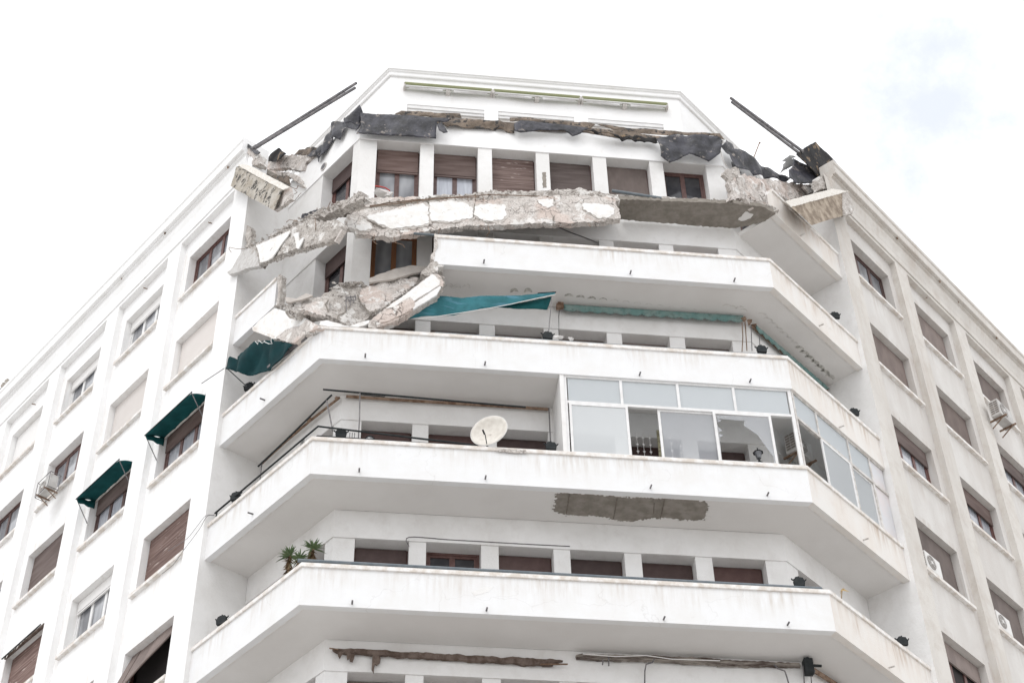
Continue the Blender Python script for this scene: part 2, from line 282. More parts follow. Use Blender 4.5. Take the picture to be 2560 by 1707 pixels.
H = 3.2; D_REC = 1.22; S_END = 3.85
bld = empty('corner_building', (2, 6, -20.9), 0, 'white corner apartment block with collapsed upper balconies and two long window wings', 'building')
BOFF = Vector((2, 6, -20.9))
def part(mb, name, m_, parent=bld, label=None, smooth=False):
    """child of the building: geometry written in world coordinates, kept there by a parent inverse"""
    o = mb.build(name, m_, parent, smooth)
    if parent is bld: o.matrix_parent_inverse = Matrix.Translation(-BOFF)
    if label: o['label'] = label
    return o

def wall_panel(mb, side, off, s0, s1, z0, z1, ops=(), reveal=0, step=None):
    ss = sorted({s0, s1, *[a for o in ops for a in o[:2]]}); zs = sorted({z0, z1, *[a for o in ops for a in o[2:]]})
    ss = [a for a in ss if s0-1e-6 <= a <= s1+1e-6]; zs = [a for a in zs if z0-1e-6 <= a <= z1+1e-6]
    for i in range(len(ss)-1):
        for j in range(len(zs)-1):
            cs, cz = (ss[i]+ss[i+1])/2, (zs[j]+zs[j+1])/2
            if any(o[0] < cs < o[1] and o[2] < cz < o[3] for o in ops): continue
            mb.quad(PT(side, ss[i], off, zs[j]), PT(side, ss[i+1], off, zs[j]), PT(side, ss[i+1], off, zs[j+1]), PT(side, ss[i], off, zs[j+1]))
    if reveal:
        for a, b, c, d in ops:
            q = [(a, c), (b, c), (b, d), (a, d)]
            for k in range(4):
                (p, r), (p2, r2) = q[k], q[(k+1) % 4]
                mb.quad(PT(side, p, off, r), PT(side, p2, off, r2), PT(side, p2, off-reveal, r2), PT(side, p, off-reveal, r))

# ================================================================== SETTING
g = MB(); g.quad((-900, -900, -20.94), (900, -900, -20.94), (900, 900, -20.94), (-900, 900, -20.94)); tag(g.build('ground', ASPH), kind='structure')
g = MB()
def off_pt(o):   # outline of the footprint pushed out by o
    return [PT('L', 60, o, 0), Vector((Ax-o*tan(aL/2), -o, 0)), Vector((Bx+o*tan(aR/2), -o, 0)), PT('R', 60, o, 0)]
oo, ii = off_pt(4.2), off_pt(-1.0)
for k in range(3):
    g.hexa([Vector((*p.xy, -20.93)) for p in (oo[k], oo[k+1], ii[k+1], ii[k])]+[Vector((*p.xy, -20.79)) for p in (oo[k], oo[k+1], ii[k+1], ii[k])])
tag(g.build('pavement', PAVE), kind='structure')

# ================================================================== WINGS
BAY0, BAYP, BAYW, NB = 4.62, 3.29, 2.63, 6
S_FAR = BAY0+BAYP*NB+.4
WOFF, POFF = .12, -.055
LV = range(-6, 5)
def wing(side, M, dz):
    top = 4*H+2.14+dz
    mb = MB()
    bays = [(BAY0+BAYP*i, BAY0+BAYP*i+BAYW, -20.9+2, top) for i in range(NB)]
    wall_panel(mb, side, WOFF, S_END, S_FAR, -20.9, 15.95, bays, WOFF-POFF)
    # return wall of the recess and its end
    part(mb, 'wall', M)
    mb = MB(); ops = []
    for i in range(NB):
        c = BAY0+BAYP*i+BAYW/2
        for k in LV: ops.append((c-1.02, c+1.02, k*H-.12+dz, k*H+1.47+dz))
    wall_panel(mb, side, POFF, BAY0, BAY0+BAYP*NB, -18.9, top, ops, .24)
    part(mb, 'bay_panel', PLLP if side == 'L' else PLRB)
    # sills
    for i in range(3 if side == 'R' else 5):
        c = BAY0+BAYP*i+BAYW/2
        for k in range(-1, 5):
            mb = MB(); a, b = c-1.13, c+1.13; z = k*H-.12+dz
            mb.hexa([PT(side, a, POFF-.24, z-.09), PT(side, b, POFF-.24, z-.09), PT(side, b, .045, z-.09), PT(side, a, .045, z-.09), PT(side, a, POFF-.24, z+.012), PT(side, b, POFF-.24, z+.012), PT(side, b, .045, z+.002), PT(side, a, .045, z+.002)])
            part(mb, 'sill', COP)
    # mouldings and cornice: a profile swept along the wall
    mb = MB(); prof = [(WOFF-.02, 15.07+dz), (WOFF+.035, 15.07+dz), (WOFF+.035, 15.12+dz), (WOFF-.02, 15.12+dz)]
    def sweep(mb, prof, s0, s1, n=1):
        m_ = len(prof)
        for i in range(n+1):
            s = s0+(s1-s0)*i/n
            for o, z in prof: mb.v.append(tuple(PT(side, s, o, z)))
        b0 = len(mb.v)-(n+1)*m_
        for i in range(n):
            for k in range(m_): mb.f.append((b0+i*m_+k, b0+i*m_+(k+1) % m_, b0+(i+1)*m_+(k+1) % m_, b0+(i+1)*m_+k))
        mb.f.append(tuple(b0+k for k in range(m_))); mb.f.append(tuple(b0+n*m_+k for k in range(m_-1, -1, -1)))
    sweep(mb, prof, S_END+.15, S_FAR)
    part(mb, 'string_course', M)
    mb = MB()
    prof = [(-.5, 15.42), (WOFF+.003, 15.42), (WOFF+.03, 15.6), (WOFF+.075, 15.75), (WOFF+.075, 15.90), (WOFF+.135, 15.92), (WOFF+.135, 15.98), (.345, 15.98), (.36, 16.0), (.36, 16.28), (.32, 16.31), (.32, 16.36), (.37, 16.40), (.37, 16.52), (-.5, 16.55)]
    sweep(mb, [(o, z+dz) for o, z in prof], S_END+.28, S_FAR, 40)
    o = part(mb, 'cornice', M)
    return sweep
swL = wing('L', PL, -.05)
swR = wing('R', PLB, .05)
# roof slab and inner body so no light leaks through
mb = MB()
ft = [PT('L', S_FAR, -.4, 0), PT('L', S_END, -.4, 0), Vector((Ax+1.7*tan(aL/2), 1.7, 0)), Vector((Bx-1.7*tan(aR/2), 1.7, 0)), PT('R', S_END, -.4, 0), PT('R', S_FAR, -.4, 0)]
bk = [PT('L', S_FAR, -13, 0), Vector((2.2, 24, 0)), PT('R', S_FAR, -13, 0)]
def flat(pts, z): return [Vector((p.x, p.y, z)) for p in pts]
ring = [ft[0], PT('L', S_END+.4, -.4, 0), PT('L', S_END+.4, -1.75, 0), ft[2], ft[3], PT('R', S_END+.4, -1.75, 0), PT('R', S_END+.4, -.4, 0), ft[5], PT('R', S_FAR, -14, 0), Vector((2.3, 22, 0)), PT('L', S_FAR, -14, 0)]
mb.prism(flat(ring, 15.72), (0, 0, .2)); part(mb, 'roof_slab', TILE)
mb = MB(); mb.prism(flat(ring, -20.9), (0, 0, 35.9)); part(mb, 'inner_core', DARK)
# outer back and end walls
mb = MB()
for a, b in ((PT('L', S_FAR, WOFF, 0), PT('L', S_FAR, -14, 0)), (PT('L', S_FAR, -14, 0), Vector((2.3, 22.2, 0))), (Vector((2.3, 22.2, 0)), PT('R', S_FAR, -14, 0)), (PT('R', S_FAR, -14, 0), PT('R', S_FAR, WOFF, 0))):
    mb.quad(Vector((*a.xy, -20.9)), Vector((*b.xy, -20.9)), Vector((*b.xy, 15.9)), Vector((*a.xy, 15.9)))
part(mb, 'rear_wall', PL)

# ================================================================== RECESSED CENTRE
W_S = 1.15
xL = Ax - cos(aL)*.693 + sin(aL)*W_S; sLc = (D_REC-cos(aL)*W_S)/sin(aL); sRc = (D_REC-cos(aR)*W_S)/sin(aR)
xL = PT('L', sLc, -W_S, 0).x; xR = PT('R', sRc, -W_S, 0).x
PIER = [(-2.5, -2.105), (-.985, -.63), (.515, .88), (2.035, 2.385), (3.535, 3.895), (5.045, 5.41), (6.56, xR)]
wins_x = [(PIER[i][1], PIER[i+1][0]) for i in range(6)]
FLO = -.80      # floor level below coping top
mb = MB(); ops = []
for k in range(-1, 5):
    for a, b in wins_x: ops.append((a, b, k*H+FLO, k*H+1.56))
wall_panel(mb, 'F', -D_REC, xL, xR, -20.9, 15.45, ops, .36); part(mb, 'recess_wall', PLI)
for side, sc in (('L', sLc), ('R', sRc)):
    mb = MB(); ops = [(.97, 2.29, k*H+FLO, k*H+1.56) for k in range(-1, 5)]
    wall_panel(mb, side, -W_S, sc, S_END, -20.9, 15.35, ops, .36); part(mb, 'recess_side_wall', PLI)
    mb = MB()   # return wall out to the wing face
    for z0, z1 in ((-20.9, 15.05),):
        mb.quad(PT(side, S_END, -W_S, z0), PT(side, S_END, WOFF, z0), PT(side, S_END, WOFF, z1), PT(side, S_END, -W_S, z1))
    part(mb, 'return_wall', PLI)
# lintel edge: the wall above each window row stands 25 mm proud of the piers
for k in range(-1, 5):
    mb = MB(); o1, o0 = -D_REC+.03, -D_REC-.05
    pts_o = [PT('L', S_END-.01, -W_S+.03, 0), PT('F', PT('L', (1.19-cos(aL)*(W_S-.03))/sin(aL), -W_S+.03, 0).x, -1.19, 0), PT('F', PT('R', (1.19-cos(aR)*(W_S-.03))/sin(aR), -W_S+.03, 0).x, -1.19, 0), PT('R', S_END-.01, -W_S+.03, 0)]
    pts_i = [PT('L', S_END-.01, -W_S-.002, 0), PT('F', xL, -D_REC, 0), PT('F', xR, -D_REC, 0), PT('R', S_END-.01, -W_S-.002, 0)]
    zb, zt = k*H+1.562, (k*H+2.262 if k < 4 else 15.44)
    for j in range(3):
        mb.hexa([Vector((*p.xy, zb)) for p in (pts_o[j], pts_o[j+1], pts_i[j+1], pts_i[j])]+[Vector((*p.xy, zt)) for p in (pts_o[j], pts_o[j+1], pts_i[j+1], pts_i[j])])
    part(mb, 'lintel_beam', PLI if k < 4 else PL)

# ---- balconies: parapet, coping, floor slab
def path(o, a, b):
    pts = []; order = {'L': 0, 'F': 1, 'R': 2}
    pts.append(PT(a[0], a[1], o, 0))
    ca = Vector((Ax-o*tan(aL/2), -o, 0)); cb = Vector((Bx+o*tan(aR/2), -o, 0))
    if order[a[0]] < 1 <= order[b[0]]: pts.append(ca)
    if order[a[0]] < 2 <= order[b[0]]: pts.append(cb)
    pts.append(PT(b[0], b[1], o, 0)); return pts
def loft(mb, prof, a, b, div=1):
    paths = [path(o, a, b) for o, z in prof]; n = len(prof); m_ = len(paths[0]); b0 = len(mb.v)
    for i in range(m_):
        for k in range(n): p = paths[k][i]; mb.v.append((p.x, p.y, prof[k][1]))
    for i in range(m_-1):
        for k in range(n): mb.f.append((b0+i*n+k, b0+i*n+(k+1) % n, b0+(i+1)*n+(k+1) % n, b0+(i+1)*n+k))
    mb.f.append(tuple(b0+k for k in range(n))); mb.f.append(tuple(b0+(m_-1)*n+k for k in range(n-1, -1, -1)))
FULL = (('L', S_END), ('R', S_END))
def balcony(k, a, b, rbreak=False):
    z = k*H
    par = [(0, z-.972), (0, z-.10), (-.15, z-.10), (-.15, z-.972)]
    segs = []
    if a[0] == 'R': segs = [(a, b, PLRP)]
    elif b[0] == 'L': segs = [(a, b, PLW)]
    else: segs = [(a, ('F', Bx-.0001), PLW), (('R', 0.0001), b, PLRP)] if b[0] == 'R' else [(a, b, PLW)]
    for sa, sb, M in segs:
        mb = MB(); 
        if sb[0] == 'F' and sb[1] > Bx-.01:      # stop exactly on the mitre line
            paths = [path(o, sa, ('R', 1)) for o, _ in par]; n = 4; m_ = len(paths[0])-1; b0 = 0
            for i in range(m_):
                for q in range(n): p = paths[q][i]; mb.v.append((p.x, p.y, par[q][1]))
            for i in range(m_-1):
                for q in range(n): mb.f.append((i*n+q, i*n+(q+1) % n, (i+1)*n+(q+1) % n, (i+1)*n+q))
            mb.f.append((0, 1, 2, 3)); mb.f.append(tuple((m_-1)*n+q for q in (3, 2, 1, 0)))
        elif sa[0] == 'R' and sa[1] < .01:
            paths = [path(o, ('F', 0), sb)[1:] for o, _ in par]; n = 4
            for i in range(2):
                for q in range(n): p = paths[q][i]; mb.v.append((p.x, p.y, par[q][1]))
            for q in range(n): mb.f.append((q, (q+1) % n, n+(q+1) % n, n+q))
            mb.f.append((0, 1, 2, 3)); mb.f.append((7, 6, 5, 4))
        else: loft(mb, par, sa, sb)
        part(mb, 'parapet', M)
    mb = MB(); loft(mb, [(.035, z-.10), (.04, z-.09), (.04, z-.012), (.028, z), (-.178, z), (-.19, z-.012), (-.19, z-.09), (-.185, z-.10)], a, b); part(mb, 'coping', COP)
    mb = MB(); loft(mb, [(-.148, z-.94), (-.148, z-.80), (-1.18, z-.80), (-1.18, z-.94)], a, b); part(mb, 'balcony_slab', PLS)
    mb = MB(); loft(mb, [(-.145, z-.955), (-.145, z-.94), (-.175, z-.94), (-.175, z-.955)], a, b); part(mb, 'drip_edge', COP)
for k in (-1, 0, 1, 2): balcony(k, *FULL)
balcony(3, ('F', -.66), ('R', S_END))
balcony(4, ('R', .80), ('R', S_END))
# left end stub of the fourth balcony still fixed to the wing
balcony(3, ('L', S_END), ('L', 2.12))

# ================================================================== WINDOWS (built once per kind, then copied)
def win_proto(kind, w_, h_):
    """origin bottom centre, outward is -Y; the window hangs behind its frame plane"""
    fr = MB(); sh = None; pn = MB(); t = .06
    FM, SM, PM = WDB, None, GL
    def frame(m_, x0, x1, z0, z1, t=.055, y0=-.04, y1=.03):
        m_.box(x0, x0+t, y0, y1, z0, z1); m_.box(x1-t, x1, y0, y1, z0, z1); m_.box(x0+t, x1-t, y0, y1, z0, z0+t); m_.box(x0+t, x1-t, y0, y1, z1-t, z1)
    def slat(m_, x0, x1, z0, z1, p=.055, y=-.03, gap=0):
        n = int((z1-z0)/p)
        for i in range(n):
            a = z1-(i+1)*p; g_ = gap if gap and random.random() < .25 else .004
            m_.hexa([(x0, y-.006, a), (x1, y-.006, a), (x1, y+.02, a), (x0, y+.02, a), (x0, y-.014, a+p-g_), (x1, y-.014, a+p-g_), (x1, y+.012, a+p-g_), (x0, y+.012, a+p-g_)])
    x0, x1 = -w_/2, w_/2
    shutf = {'shut': 1, 'worn': 1, 'dark': 1, 'grey': 1, 'cream': 1, 'white': 1}.get(kind, 0)
    if kind in ('half', 'halfc'): shutf = .36
    if kind in ('part', 'sashw'): shutf = .22
    if kind == 'third': shutf = .30
    if kind == 'torn': shutf = .30
    SM = {'worn': SHR, 'dark': SHD, 'grey': SHG, 'cream': SHC, 'white': SHW, 'sashw': SHW, 'part': SHD, 'torn': SHG}.get(kind, SHB)
    if kind in ('sashw', 'white', 'sashw0'): FM = ALU
    if kind in ('wood',): FM = WDO
    if kind == 'cream': FM = ALU
    frame(fr, x0, x1, 0, h_, .05, -.02, .05)
    zt = h_-shutf*h_
    if shutf:
        sh = MB(); slat(sh, x0+.03, x1-.03, zt, h_-.01, .05, -.05, .012 if kind in ('worn', 'half') else 0)
        if zt > .1: sh.box(x0+.03, x1-.03, -.06, -.02, zt-.04, zt)
    if shutf < 1:
        ns_ = 2 if w_ < 1.5 else 3
        if kind == 'open': ns_ = 0
        ww = (x1-x0-.1)/max(ns_, 1)
        for i in range(ns_):
            a = x0+.05+ww*i; frame(fr, a, a+ww, .05, h_-.05, .06, .0, .045)
            pn.quad((a+.05, .028, .1), (a+ww-.05, .028, .1), (a+ww-.05, .028, h_-.1), (a+.05, .028, h_-.1))
        PM = {'halfc': GLC, 'wood': GL, 'glass': GL, 'glassd': GLD, 'part': GLD, 'third': GLC, 'torn': DARK}.get(kind, GL)
        if kind == 'open': pn.quad((x0, .2, 0), (x1, .2, 0), (x1, .2, h_), (x0, .2, h_)); PM = DARK  # no glass here: black sheet painted for the shade inside the open window
    return fr, FM, sh, SM, pn, PM
PROTO = {}
def window(side, s, off, z, kind, w_, h_, label=None):
    key = (kind, round(w_, 3), round(h_, 3)); p = PT(side, s, off, z)
    if key not in PROTO:
        fr, FM, sh, SM, pn, PM = win_proto(kind, w_, h_)
        root = fr.build('window', FM, bld); ch = []
        if sh: ch.append(sh.build('shutter', SM, root))
        if pn.f: ch.append(pn.build('pane', PM, root))
        PROTO[key] = (root, ch)
    else:
        r0, c0 = PROTO[key]; root = r0.copy(); col.objects.link(root)
        for k in [k for k in root.keys() if k == 'label']: del root['label']
        for c in c0:
            q = c.copy(); col.objects.link(q); q.parent = root
    root.location = p-BOFF; root.rotation_euler = (0, 0, ROT[side])
    if label: root['label'] = label
    return root
WO = POFF-.235
LK = {0: {4: 'glass3', 3: 'cream', 2: 'third', 1: 'worn', 0: 'open', -1: 'shut'}, 1: {4: 'sashw', 3: 'cream', 2: 'third', 1: 'sashw', 0: 'shut', -1: 'cream'},
      2: {4: 'sashw', 3: 'glass', 2: 'shut', 1: 'worn', 0: 'cream'}, 3: {4: 'white', 3: 'glass', 2: 'shut', 1: 'sashw', 0: 'cream'}, 4: {4: 'cream', 3: 'cream', 2: 'glass', 1: 'shut', 0: 'shut'}}
RK = {0: {4: 'glass3', 3: 'grey', 2: 'third', 1: 'grey', 0: 'torn', -1: 'grey'}, 1: {4: 'grey', 3: 'grey', 2: 'third', 1: 'grey', 0: 'grey'}, 2: {4: 'grey', 3: 'third', 2: 'grey', 1: 'grey', 0: 'grey'}}
for side, K, dz in (('L', LK, -.05), ('R', RK, .05)):
    for i in range(NB):
        for k in range(-2, 5):
            kind = K.get(i, {}).get(k, 'grey')
            if (i > 4 or (side == 'R' and i > 2)) or k < -1: continue
            window(side, BAY0+BAYP*i+BAYW/2, WO, k*H-.11+dz, kind, 2.04, 1.58)
FK = {4: ['half', 'halfc', 'worn', 'shut', 'part4', 'glassd'], 3: ['wood', 'shut', 'shut', 'grey', 'grey', 'grey'], 2: ['grey', 'grey', 'grey', 'grey', 'grey', 'grey'], 1: ['dark', 'dark', 'dark', 'dark', 'dark', 'dark'],
      0: ['dark', 'glassw', 'dark', 'dark', 'dark', 'dark'], -1: ['grey', 'grey', 'grey', 'grey', 'grey', 'grey']}
for k, row in FK.items():
    for (a, b), kind in zip(wins_x, row):
        kd = {'part4': 'grey', 'glassw': 'glassd'}.get(kind, kind)
        window('F', (a+b)/2, -D_REC-.35, k*H+FLO+.01, kd, b-a-.01, 2.345)
    for side in 'LR':
        window(side, 1.63, -W_S-.35, k*H+FLO+.01, {4: 'part', 3: 'part'}.get(k, 'dark'), 1.31, 2.345)

# ================================================================== ATTIC STOREY (set back on the roof)
YA = 3.2; xa0, xa1 = -1.80, 6.68; ZA = 19.95
def AP(o): return [Vector((xa0-o*tan(aL/2), YA-o, 0))+Vector((dL.x, dL.y, 0))*9, Vector((xa0-o*tan(aL/2), YA-o, 0)), Vector((xa1+o*tan(aR/2), YA-o, 0)), Vector((xa1+o*tan(aR/2), YA-o, 0))+Vector((dR.x, dR.y, 0))*9]
def aloft(mb, prof):
    P_ = [AP(o) for o, z in prof]; n = len(prof); b0 = len(mb.v)
    for i in range(4):
        for k in range(n): mb.v.append((P_[k][i].x, P_[k][i].y, prof[k][1]))
    for i in range(3):
        for k in range(n): mb.f.append((b0+i*n+k, b0+i*n+(k+1) % n, b0+(i+1)*n+(k+1) % n, b0+(i+1)*n+k))
    mb.f.append(tuple(b0+k for k in range(n))); mb.f.append(tuple(b0+3*n+k for k in range(n-1, -1, -1)))
ATT = [(-1.29, .92), (1.32, 3.52), (3.93, 6.13)]
mb = MB(); wall_panel(mb, 'F', -YA, xa0, xa1, 15.9, ZA-.3, [(a, b, 16.6, 18.45) for a, b in ATT], .16)
for i, (p, q) in enumerate(((AP(0)[1], AP(0)[0]), (AP(0)[2], AP(0)[3]))):
    mb.quad(Vector((*p.xy, 15.9)), Vector((*q.xy, 15.9)), Vector((*q.xy, ZA-.3)), Vector((*p.xy, ZA-.3)))
a_, b_ = AP(0)[0], AP(0)[3]; mb.quad(Vector((*a_.xy, 15.9)), Vector((*b_.xy, 15.9)), Vector((*b_.xy, ZA-.3)), Vector((*a_.xy, ZA-.3)))
part(mb, 'attic_wall', PL)
mb = MB(); aloft(mb, [(-.4, ZA-.30), (.055, ZA-.30), (.07, ZA-.27), (.07, ZA-.17), (.11, ZA-.14), (.11, ZA-.11), (.15, ZA-.09), (.15, ZA-.01), (-.4, ZA)]); part(mb, 'attic_cornice', PL)
mb = MB(); mb.prism([Vector((*p.xy, ZA-.2)) for p in AP(-.3)], (0, 0, .15)); part(mb, 'attic_roof', TILE)
for i, (a, b) in enumerate(ATT):
    mb = MB(); mb.box(a, b, YA+.10, YA+.16, 16.6, 18.45); o = part(mb, 'attic_shutter', SHW if 0 else ALUG)
    mb = MB(); mb.box(a, b, YA+.02, YA+.099, 18.31, 18.449); mb.box(a, b, YA+.05, YA+.099, 18.21, 18.309); part(mb, 'shutter_box', ALU)
# retractable awnings on the attic
def attic_awning(a, b, lab):
    z = 19.13; r_ = empty('retractable_awning', ((a+b)/2, YA, z), 0, lab, 'awning', 'rolled awnings on the attic wall')
    L = b-a
    mb = MB(); mb.tube([(-L/2, -.13, .03), (L/2, -.13, .03)], .085, 12); mb.build('fabric_roll', OLIVE, r_)
    mb = MB(); mb.box(-L/2, L/2, -.20, -.14, -.09, -.062); mb.build('front_bar', ALU, r_)
    for sx in (-1, 1):
        mb = MB(); mb.box(sx*L/2-.03, sx*L/2+.03, -.2, 0, -.10, .06); mb.build('end_bracket', ALUG, r_)
        mb = MB(); mb.bar((sx*(L/2-.12), -.12, -.06), (sx*.16, -.15, -.14), .05, .05); mb.bar((sx*(L/2-.35), -.16, -.05), (sx*.1, -.17, -.10), .03, .03); mb.build('folding_arm', ALU, r_)
    mb = MB(); mb.box(-.06, .06, -.16, 0, -.17, -.05); mb.build('centre_bracket', ALUG, r_)
attic_awning(-1.39, 1.12, 'rolled olive awning at the left end of the white attic wall')
attic_awning(1.19, 3.69, 'rolled olive awning in the middle of the row on the attic wall')
attic_awning(3.77, 6.27, 'rolled olive awning at the right end of the white attic wall')

# ================================================================== RUBBLE TOOLS
def zf(ox, oy, k, pts): return [(ox+a/k, oy+b/k) for a, b in pts]
Z5 = lambda p: zf(520, 300, 3.92, p); Z6 = lambda p: zf(520, 600, 3.92, p); R2 = lambda p: zf(800, 130, 3.92, p); R3 = lambda p: zf(1300, 180, 3.92, p); R4 = lambda p: zf(1700, 220, 3.92, p)
CA = lambda p: zf(440, 330, 7.84, p); C4 = lambda p: zf(1960, 300, 7.84, p); Z7 = lambda p: zf(1000, 560, 3.92, p); Z8 = lambda p: zf(1500, 560, 3.92, p); Y6 = lambda p: zf(780, 900, 3.92, p)
Y5 = lambda p: zf(1360, 900, 3.92, p); B1 = lambda p: zf(600, 1300, 3.853, p); B2 = lambda p: zf(1200, 1300, 3.853, p); B3 = lambda p: zf(1700, 1300, 3.853, p); DS = lambda p: [(a*1.0884, b*1.0884) for a, b in p]
C2 = lambda p: zf(500, 820, 8.2536, p); C60 = lambda p: zf(560, 900, 3.92, p); LL1 = lambda p: zf(0, 850, 3.92, p); LL2 = lambda p: zf(0, 1200, 3.093, p); CK = lambda p: zf(560, 460, 6.533, p); TZ = lambda p: zf(1960, 600, 2.852, p); ZZ5 = lambda p: zf(1900, 900, 5.2275, p); ZZ3 = lambda p: zf(1960, 1150, 2.815, p)
def shard(name, px, plane, thick, m_, parent=None, jit=.02, res=.07, disp=.02, seed=1, warp=None, smooth=False, label=None, fold=0, edge=.055, nscale=4):
    rnd = random.Random(seed); p0, n = plane; res = min(res, .065) if disp > .02 else res; pts = [UN(u, v, plane) for u, v in px]
    if n.dot(CAM-p0) < 0: n = -n
    ex = n.cross(Vector((0, 0, 1)))
    if ex.length < .05: ex = Vector((1, 0, 0))
    ex.normalize(); ey = n.cross(ex).normalized(); o0 = pts[0]
    P2 = [Vector(((p-o0).dot(ex), (p-o0).dot(ey))) for p in pts]; bd = []
    for i in range(len(P2)):
        a, b = P2[i], P2[(i+1) % len(P2)]; L = (b-a).length; k = max(1, int(L/edge)); nr = Vector((-(b-a).y, (b-a).x)).normalized() if L > 1e-6 else Vector((0, 0))
        for j in range(k):
            q = a+(b-a)*(j/k)
            if j: q = q+nr*rnd.uniform(-jit, jit)
            bd.append(q)
    xs = [q.x for q in bd]; ys = [q.y for q in bd]
    def inside(x, y):
        c = False; j = len(bd)-1
        for i in range(len(bd)):
            if (bd[i].y > y) != (bd[j].y > y) and x < (bd[j].x-bd[i].x)*(y-bd[i].y)/(bd[j].y-bd[i].y)+bd[i].x: c = not c
            j = i
        return c
    inn = []; x = min(xs)+res/2
    while x < max(xs):
        y = min(ys)+res/2
        while y < max(ys):
            q = Vector((x+rnd.uniform(-.3, .3)*res, y+rnd.uniform(-.3, .3)*res))
            if inside(q.x, q.y) and min((q-b).length for b in bd) > res*.45: inn.append(q)
            y += res
        x += res
    nb = len(bd)
    V, E_, F_, *_ = geometry.delaunay_2d_cdt(bd+inn, [], [list(range(nb))], 1, 1e-5)
    V = list(V); mb = MB(); fr = []
    for q in V:
        w_ = o0+ex*q.x+ey*q.y
        d = noise.noise(w_*nscale+Vector((seed, 0, 0)))*disp*1.3+noise.noise(w_*nscale*3.3)*disp*(.6 if nscale > 2 else .22)+noise.noise(w_*.9+Vector((0, seed*3, 0)))*disp*.8
        if fold: d += abs(noise.noise(Vector((q.x*fold, q.y*fold*.6, seed))))*disp*5-disp*1.5
        if warp: d += warp(q, V)
        fr.append(w_+n*d)
    N_ = len(V); used = {}
    for f in F_:
        for i in range(len(f)):
            e = (f[i], f[(i+1) % len(f)]); used[e] = used.get(e, 0)+1
    rim = [e for e in used if (e[1], e[0]) not in used]
    bk = [p-n*thick*(1+.25*noise.noise(p*5)) for p in fr]
    mb.v = [tuple(p) for p in fr+bk]; mb.f = [tuple(f) for f in F_]+[tuple(i+N_ for i in reversed(f)) for f in F_]+[(a, a+N_, b+N_, b) for a, b in rim]
    o = mb.build(name, m_, parent, smooth)
    if label: o['label'] = label
    return o
def hexpx(name, front, back2, pf, pb, m_, parent=None, sub=0):
    """solid block: front face on plane pf, its two upper back corners where the photo shows them on plane pb"""
    f = [UN(*p, pf) for p in front]; tb = [UN(*p, pb) for p in back2]; d0, d1 = tb[0]-f[0], tb[1]-f[1]
    mb = MB(); pts = [f[3], f[2], f[2]+d1, f[3]+d0, f[0], f[1], tb[1], tb[0]]; mb.hexa(pts)
    o = mb.build(name, m_, parent)
    if sub:
        bm = bmesh.new(); bm.from_mesh(o.data); bmesh.ops.subdivide_edges(bm, edges=bm.edges, cuts=sub, use_grid_fill=True)
        for v in bm.verts: v.co += Vector((noise.noise(v.co*5), noise.noise(v.co*5+Vector((9, 0, 0))), noise.noise(v.co*5+Vector((0, 9, 0)))))*.022
        bm.to_mesh(o.data); bm.free()
    return o, pts
def crumbs(name, path_, plane, m_, parent, n, r=(.02, .06), spread=.05, seed=3):
    rnd = random.Random(seed); mb = MB(); P3 = [UN(u, v, plane) for u, v in path_]; seg = [(P3[i+1]-P3[i]).length for i in range(len(P3)-1)]; T = sum(seg)
    for _ in range(n):
        t = rnd.random()*T; i = 0
        while t > seg[i] and i < len(seg)-1: t -= seg[i]; i += 1
        p = P3[i].lerp(P3[i+1], min(1, t/seg[i]))+Vector((rnd.gauss(0, spread), rnd.gauss(0, spread)*.7, rnd.gauss(0, spread*.6)))
        mb.chunk(p, rnd.uniform(*r)*rnd.uniform(.6, 1), (1, .8, rnd.uniform(.4, .9)), rnd.random())
    o = mb.build(name, m_, parent); o['kind'] = 'stuff'; return o
def wires(name, lines, plane, r, parent, m_=RUST, wob=.02, seed=5):
    rnd = random.Random(seed)
    for L in lines:
        mb = MB(); pts = []
        for i, (u, v) in enumerate(L):
            p = UN(u, v, plane)+Vector((0, rnd.uniform(-wob, wob)*2, 0)); pts.append(p)
        q = []
        for i in range(len(pts)-1):
            for j in range(4): q.append(pts[i].lerp(pts[i+1], j/4)+Vector((rnd.uniform(-wob, wob)*.3, 0, rnd.uniform(-wob, wob)*.3)))
        q.append(pts[-1]); mb.tube(q, r, 5); mb.build(name, m_, parent)

